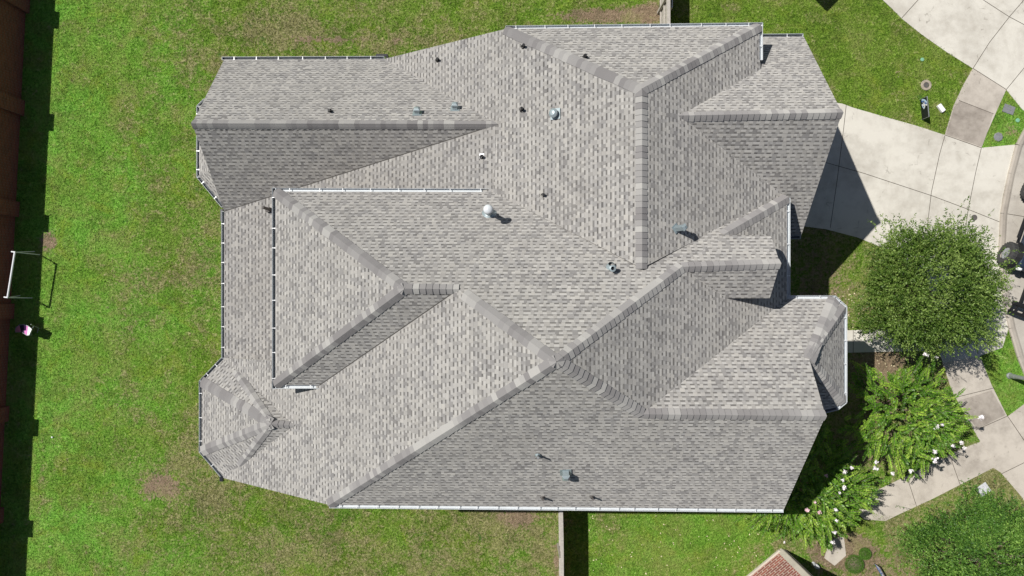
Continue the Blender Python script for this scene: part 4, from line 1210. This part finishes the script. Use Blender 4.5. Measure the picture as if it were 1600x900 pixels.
def broad_tree(name, base, cz, rad, rz, label, cat, mat, nclump, nleaf, leafL, squash=1.0, sx=1.0, sy=1.0, seed=1, group=None, trunk_r=.16):
    global rng
    rng = np.random.default_rng(seed)
    e = empty(name, base, label, cat, group)
    c0 = np.array([0, 0, cz])
    # clump centres through the crown, most of them near its surface
    fi = np.arange(nclump) + .5
    zz = 1 - 1.45 * fi / nclump; ph = fi * 2.39996
    d = np.stack([np.sqrt(1 - zz * zz) * np.cos(ph), np.sqrt(1 - zz * zz) * np.sin(ph), zz], 1)
    d = unit(d + rng.normal(size=d.shape) * .07)
    rr = rng.uniform(.55, 1.0, nclump) ** .5
    lump = .86 + .24 * np.sin(d[:, 0] * 5 + seed) * np.cos(d[:, 1] * 4 + 2) + rng.uniform(-.16, .16, nclump)
    ctr = c0 + d * np.array([rad * sx, rad * sy, rz]) * (rr * lump)[:, None]
    m = MB()
    trunk = [Vector((0, 0, 0)), Vector((.05, .03, cz * .25)), Vector((-.04, .06, cz * .5))]
    limb_mesh(m, trunk, trunk_r, trunk_r * .75, 12)
    for i in range(26):
        t = ctr[rng.integers(nclump)]
        a = trunk[-1] * rng.uniform(.7, 1.0); b = Vector(t); mid = (a + b) / 2 + Vector((0, 0, .15))
        limb_mesh(m, [a, mid, b], trunk_r * .35, .012, 6)
    m.build('trunk', M['bark'], e, smooth=True)
    # twigs inside each clump, leaning outward
    tw = max(6, nleaf // 12)
    P0, D0, TT = [], [], []
    csz = rng.uniform(.18, .36, nclump) * rad / 2.3
    ct = rng.uniform(-.32, .26, nclump)
    per = max(4, int(tw / nclump))
    for i in range(nclump):
        k = int(per * rng.uniform(.6, 1.4))
        o = rng.normal(size=(k, 3)) * csz[i] * np.array([1, 1, .55])
        o += d[i] * rng.uniform(-.1, .35, (k, 1)) * rad / 2.3
        pos = ctr[i] + o
        dd = unit(d[i] * 1.0 + rng.normal(size=(k, 3)) * .45 + np.array([0, 0, .12]))
        P0.append(pos); D0.append(dd); TT.append(np.full(k, ct[i]))
    P0 = np.concatenate(P0); D0 = np.concatenate(D0); TT = np.concatenate(TT)
    n = len(P0); q = 12
    tl = rng.uniform(.18, .42, n) * (leafL / .07)
    tpos = (np.arange(q) / q)[None, :, None]
    base_ = P0[:, None, :] + D0[:, None, :] * tl[:, None, None] * tpos
    base_ = base_ + rng.normal(size=base_.shape) * .012
    ld = unit(D0[:, None, :] * .6 + rng.normal(size=base_.shape) * .65 + np.array([0, 0, .1]))
    base_ = base_.reshape(-1, 3); ld = ld.reshape(-1, 3)
    nl = len(base_)
    L = rng.uniform(.7, 1.25, nl) * leafL; wd = L * rng.uniform(.4, .55, nl)
    upv = unit(np.array([0, 0, 1.0]) + rng.normal(size=(nl, 3)) * .55)
    v, f = leaf_quads(base_, ld, L, wd, upv)
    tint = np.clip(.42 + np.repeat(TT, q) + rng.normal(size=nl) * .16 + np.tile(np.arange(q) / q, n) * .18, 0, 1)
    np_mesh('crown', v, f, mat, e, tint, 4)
    return e


def crape(name, base, h0, h1, rad, label, nshoot, seed, sx=1, sy=1, nflow=8, gx=(0, 0), targets=None):
    global rng
    rng = np.random.default_rng(seed)
    e = empty(name, base, label, 'flowering tree', None)
    m = MB()
    stems = []
    for i in range(7):
        a = 2 * PI * i / 7 + rng.uniform(-.3, .3)
        tip = Vector((math.cos(a) * rad * .45 * sx + gx[0] * .5, math.sin(a) * rad * .45 * sy + gx[1] * .5, h0 + rng.uniform(.2, .7)))
        pts = [Vector((math.cos(a) * .12, math.sin(a) * .12, 0)), Vector((math.cos(a) * .3, math.sin(a) * .3, h0 * .45)), tip]
        limb_mesh(m, pts, .045, .018, 8); stems.append(tip)
    m.build('trunk', M['bark'], e, smooth=True)
    V_, T_ = [], []; tips = []
    mt = MB()
    targets = targets or []
    for i in range(nshoot + len(targets)):
        s = stems[rng.integers(7)]
        if i < nshoot:
            a = rng.uniform(0, 2 * PI); r = rad * math.sqrt(rng.uniform(.0, 1)) * (1.0 + .20 * math.sin(a * 5 + seed) + rng.uniform(-.1, .16))
            tip = np.array([math.cos(a) * r * sx, math.sin(a) * r * sy, 0])
            tip[2] = h1 - (h1 - h0) * min(1.2, (r / rad) ** 2) * .8 + rng.uniform(-.5, .2)
        else:
            tip = np.array(targets[i - nshoot]) - np.array([0, 0, .03])
            s = min(stems, key=lambda q: (q.x - tip[0]) ** 2 + (q.y - tip[1]) ** 2)
        st = np.array([s.x, s.y, s.z]) * .55 + tip * .45 * np.array([1, 1, .8]) + rng.normal(size=3) * .12
        dv = tip - st; ln = np.linalg.norm(dv)
        if ln < .2: dv = np.array([.1, .05, .9]); ln = np.linalg.norm(dv)
        ln2 = rng.uniform(.28, 1.0) if i < nshoot else 1.0; dv = dv / ln
        st = tip - dv * ln2
        nn = int(ln2 / .032)
        t = (np.arange(nn) / nn)[:, None]
        bend = rng.normal(size=3) * .12
        droop = (t * (1 - t)) * bend[None, :] * ln2
        droop[:, 2] += -(t[:, 0] ** 2) * .10 * ln2
        axis = st + dv * ln2 * t + droop
        sidev = np.cross(dv, [0, 0, 1.0]); sidev = sidev / (np.linalg.norm(sidev) + 1e-6)
        tn = rng.normal() * .20
        for sg in (-1, 1):
            dl = unit(sidev * sg * 1.0 + dv * .45 + np.array([0, 0, .15]) + rng.normal(size=(nn, 3)) * .2)
            L = (.085 * np.sin(np.clip(t[:, 0] * .85 + .15, 0, 1) * PI * .92) + .02) * rng.uniform(.85, 1.15, nn)
            up = unit(np.array([0, 0, 1.0]) + rng.normal(size=(nn, 3)) * .35)
            v, f = leaf_quads(axis, dl, L, L * .48, up)
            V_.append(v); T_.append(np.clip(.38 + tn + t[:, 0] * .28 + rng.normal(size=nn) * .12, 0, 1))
        mt.tube(Vector(st), Vector(tip), .007, .003, 4, caps=False)
    V_ = np.concatenate(V_); T_ = np.concatenate(T_)
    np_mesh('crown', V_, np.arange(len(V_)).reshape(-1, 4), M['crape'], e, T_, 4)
    mt.build('twigs', M['bark'], e)
    return e, tips


def flower(parent, c, r, mat):
    m = MB()
    for i in range(22):
        d = unit(rng.normal(size=3)); p = Vector(c) + Vector(d) * r * rng.uniform(.3, 1.0)
        q = Vector(unit(rng.normal(size=3))); s = q.cross(Vector(d)).normalized() * r * .42; t = q * r * .42
        m.add([p - s, p - t, p + s + Vector((0, 0, .01)), p + t], [(0, 1, 2, 3)])
    return m.build('flower', mat, parent)


def rel(px, py, k, base): return W(px, py, k) - base


b1 = G(1400, 447 + 4); b1 = Vector((W(1453, 447, .12).x, W(1453, 447, .12).y, 0))
broad_tree('oak_tree', b1, 3.2, 2.12, 1.75, 'large round oak with dense small olive green leaves over the driveway edge', 'tree', M['oak'], 230, 95000, .075, seed=5, trunk_r=.15)
b3 = Vector((W(1572, 896, .13).x, W(1572, 896, .13).y, 0))
broad_tree('shade_tree', b3, 3.0, 2.25, 1.9, 'dense bright green tree cut off by the bottom right corner', 'tree', M['elm'], 190, 95000, .075, seed=9, sx=1.12, sy=1.0, trunk_r=.12)
b2 = Vector((W(1438, 658, .11).x, W(1438, 658, .11).y, 0))
FL1 = [(1447, 553), (1463, 558), (1533, 652), (1473, 664), (1464, 668), (1502, 691), (1507, 700), (1462, 718), (1460, 722), (1424, 736), (1395, 740), (1369, 722), (1489, 697), (1461, 706), (1367, 731), (1371, 733)]
T1 = [rel(px, py, .125 if 1400 < px < 1500 else .105, b2) for px, py in FL1]
X1 = [rel(px, py, .10, b2) for px, py in ((1520, 640), (1512, 660), (1338, 655), (1347, 615), (1360, 590), (1512, 607), (1498, 620), (1352, 690), (1392, 585), (1525, 668), (1500, 720), (1440, 750), (1350, 640), (1410, 575))]
e2_, _ = crape('flowering_tree', b2, 1.9, 3.7, 2.15, 'white flowering crape myrtle, the one between the entry path and the side path', 430, 21, targets=T1 + X1)
for c in T1: flower(e2_, c, rng.uniform(.06, .11), M['petal'])
b4 = Vector((W(1282, 778, .10).x, W(1282, 778, .10).y, 0))
FL2 = [(1291, 743, 1), (1331, 731, 0), (1320, 738, 0), (1317, 750, 0), (1319, 762, 0), (1312, 770, 0), (1274, 785, 1), (1262, 797, 1), (1280, 801, 1), (1306, 797, 0), (1307, 813, 0), (1304, 832, 0), (1226, 847, 0), (1301, 848, 0)]
T2 = [rel(px, py, .115, b4) for px, py, q in FL2]
X2 = [rel(px, py, .09, b4) for px, py in ((1168, 820), (1175, 835), (1190, 845), (1200, 830), (1243, 850), (1260, 862), (1290, 862), (1342, 712), (1330, 705), (1378, 790), (1385, 770), (1370, 805), (1205, 850), (1350, 830), (1232, 790), (1215, 815), (1275, 735))]
e4_, _ = crape('flowering_tree', b4, 1.6, 3.1, 2.25, 'pinkish white flowering crape myrtle below the house corner', 560, 33, sx=1.15, sy=.92, targets=T2 + X2)
for c, q in zip(T2, FL2): flower(e4_, c, rng.uniform(.05, .09), M['pinkpetal'] if q[2] else M['petal'])


def shrub(px, py, r, label, seed):
    rr = np.random.default_rng(seed)
    c = G(px, py); e = empty('round_shrub', c, label, 'shrub', 'clipped round shrubs by the bottom path')
    n = 4200
    d = rr.normal(size=(n, 3)); d = d / np.linalg.norm(d, axis=1, keepdims=True); d[:, 2] = np.abs(d[:, 2])
    rad = r * rr.uniform(.82, 1.03, n)[:, None]
    p = d * rad * np.array([1, 1, .95]) + np.array([0, 0, .05])
    dd = unit(d + rr.normal(size=(n, 3)) * .6)
    L = rr.uniform(.02, .035, n)
    v, f = leaf_quads(p, dd, L, L * .6, unit(d + rr.normal(size=(n, 3)) * .5))
    np_mesh('foliage', v, f, M['box'], e, np.clip(rr.normal(size=n) * .18 + .45, 0, 1), 4)
    m = MB(); m.lathe((0, 0, 0), [(r * .6, 0), (r * .8, r * .4), (r * .6, r * .75), (0, r * .86)], n=16); m.build('branch_core', M['bark'], e)
    for i in range(3):
        pass
    return e
shrub(1333, 880, .37, 'larger clipped round shrub beside the pale stepping slab', 3)
shrub(1350, 864, .235, 'smaller yellow green clipped shrub touching the larger one', 4)

# stone ornament in the shade of the brick corner
gs = empty('garden_statue', G(1271, 881), 'pale stone bird ornament in the shade of the brick corner', 'garden ornament')
m = MB(); m.lathe((0, 0, 0), [(.09, 0), (.08, .05), (.05, .12)], n=14); m.build('base', M['stone'], gs)
m = MB(); R = Matrix.Rotation(math.radians(75), 3, Vector((.5, .85, 0)).normalized())
m.lathe((.03, -.02, .2), [(0, -.15), (.06, -.11), (.095, -.02), (.085, .07), (.045, .13), (0, .15)], n=16, R=R); m.lathe((-.10, .06, .30), [(0, -.05), (.04, -.02), (.045, .02), (0, .05)], n=14)
m.tube((-.10, .06, .30), (-.18, .09, .29), .02, .003, 8)
m.build('body', M['stone'], gs, smooth=True)

# fallen leaves
rr = np.random.default_rng(8)
m = MB()
spots = [(1032, 834), (1052, 848), (1105, 838), (1079, 849), (1033, 869), (1019, 873), (1034, 870), (1009, 896), (1010, 897), (1340, 497), (1350, 486), (1326, 452), (1345, 500), (1352, 545), (1327, 461), (1404, 120), (1332, 505)]
for i in range(70): spots.append((rr.uniform(1290, 1350), rr.uniform(455, 512)))
for i in range(60): spots.append((rr.uniform(910, 1190), rr.uniform(805, 895)))
for i in range(40): spots.append((rr.uniform(1330, 1420), rr.uniform(553, 600)))
for px, py in spots:
    c = G(px, py, .035); a = rr.uniform(0, 6.28); L = rr.uniform(.02, .045)
    u = Vector((math.cos(a), math.sin(a), rr.uniform(-.3, .3))) * L; v = Vector((-math.sin(a), math.cos(a), rr.uniform(-.3, .3))) * L * .5
    m.add([c - u, c - v, c + u, c + v], [(0, 1, 2, 3)])
o = m.build('fallen_leaves', M['fallen']); tag(o, 'tiny pale fallen leaves scattered over the grass', 'leaves', kind='stuff')
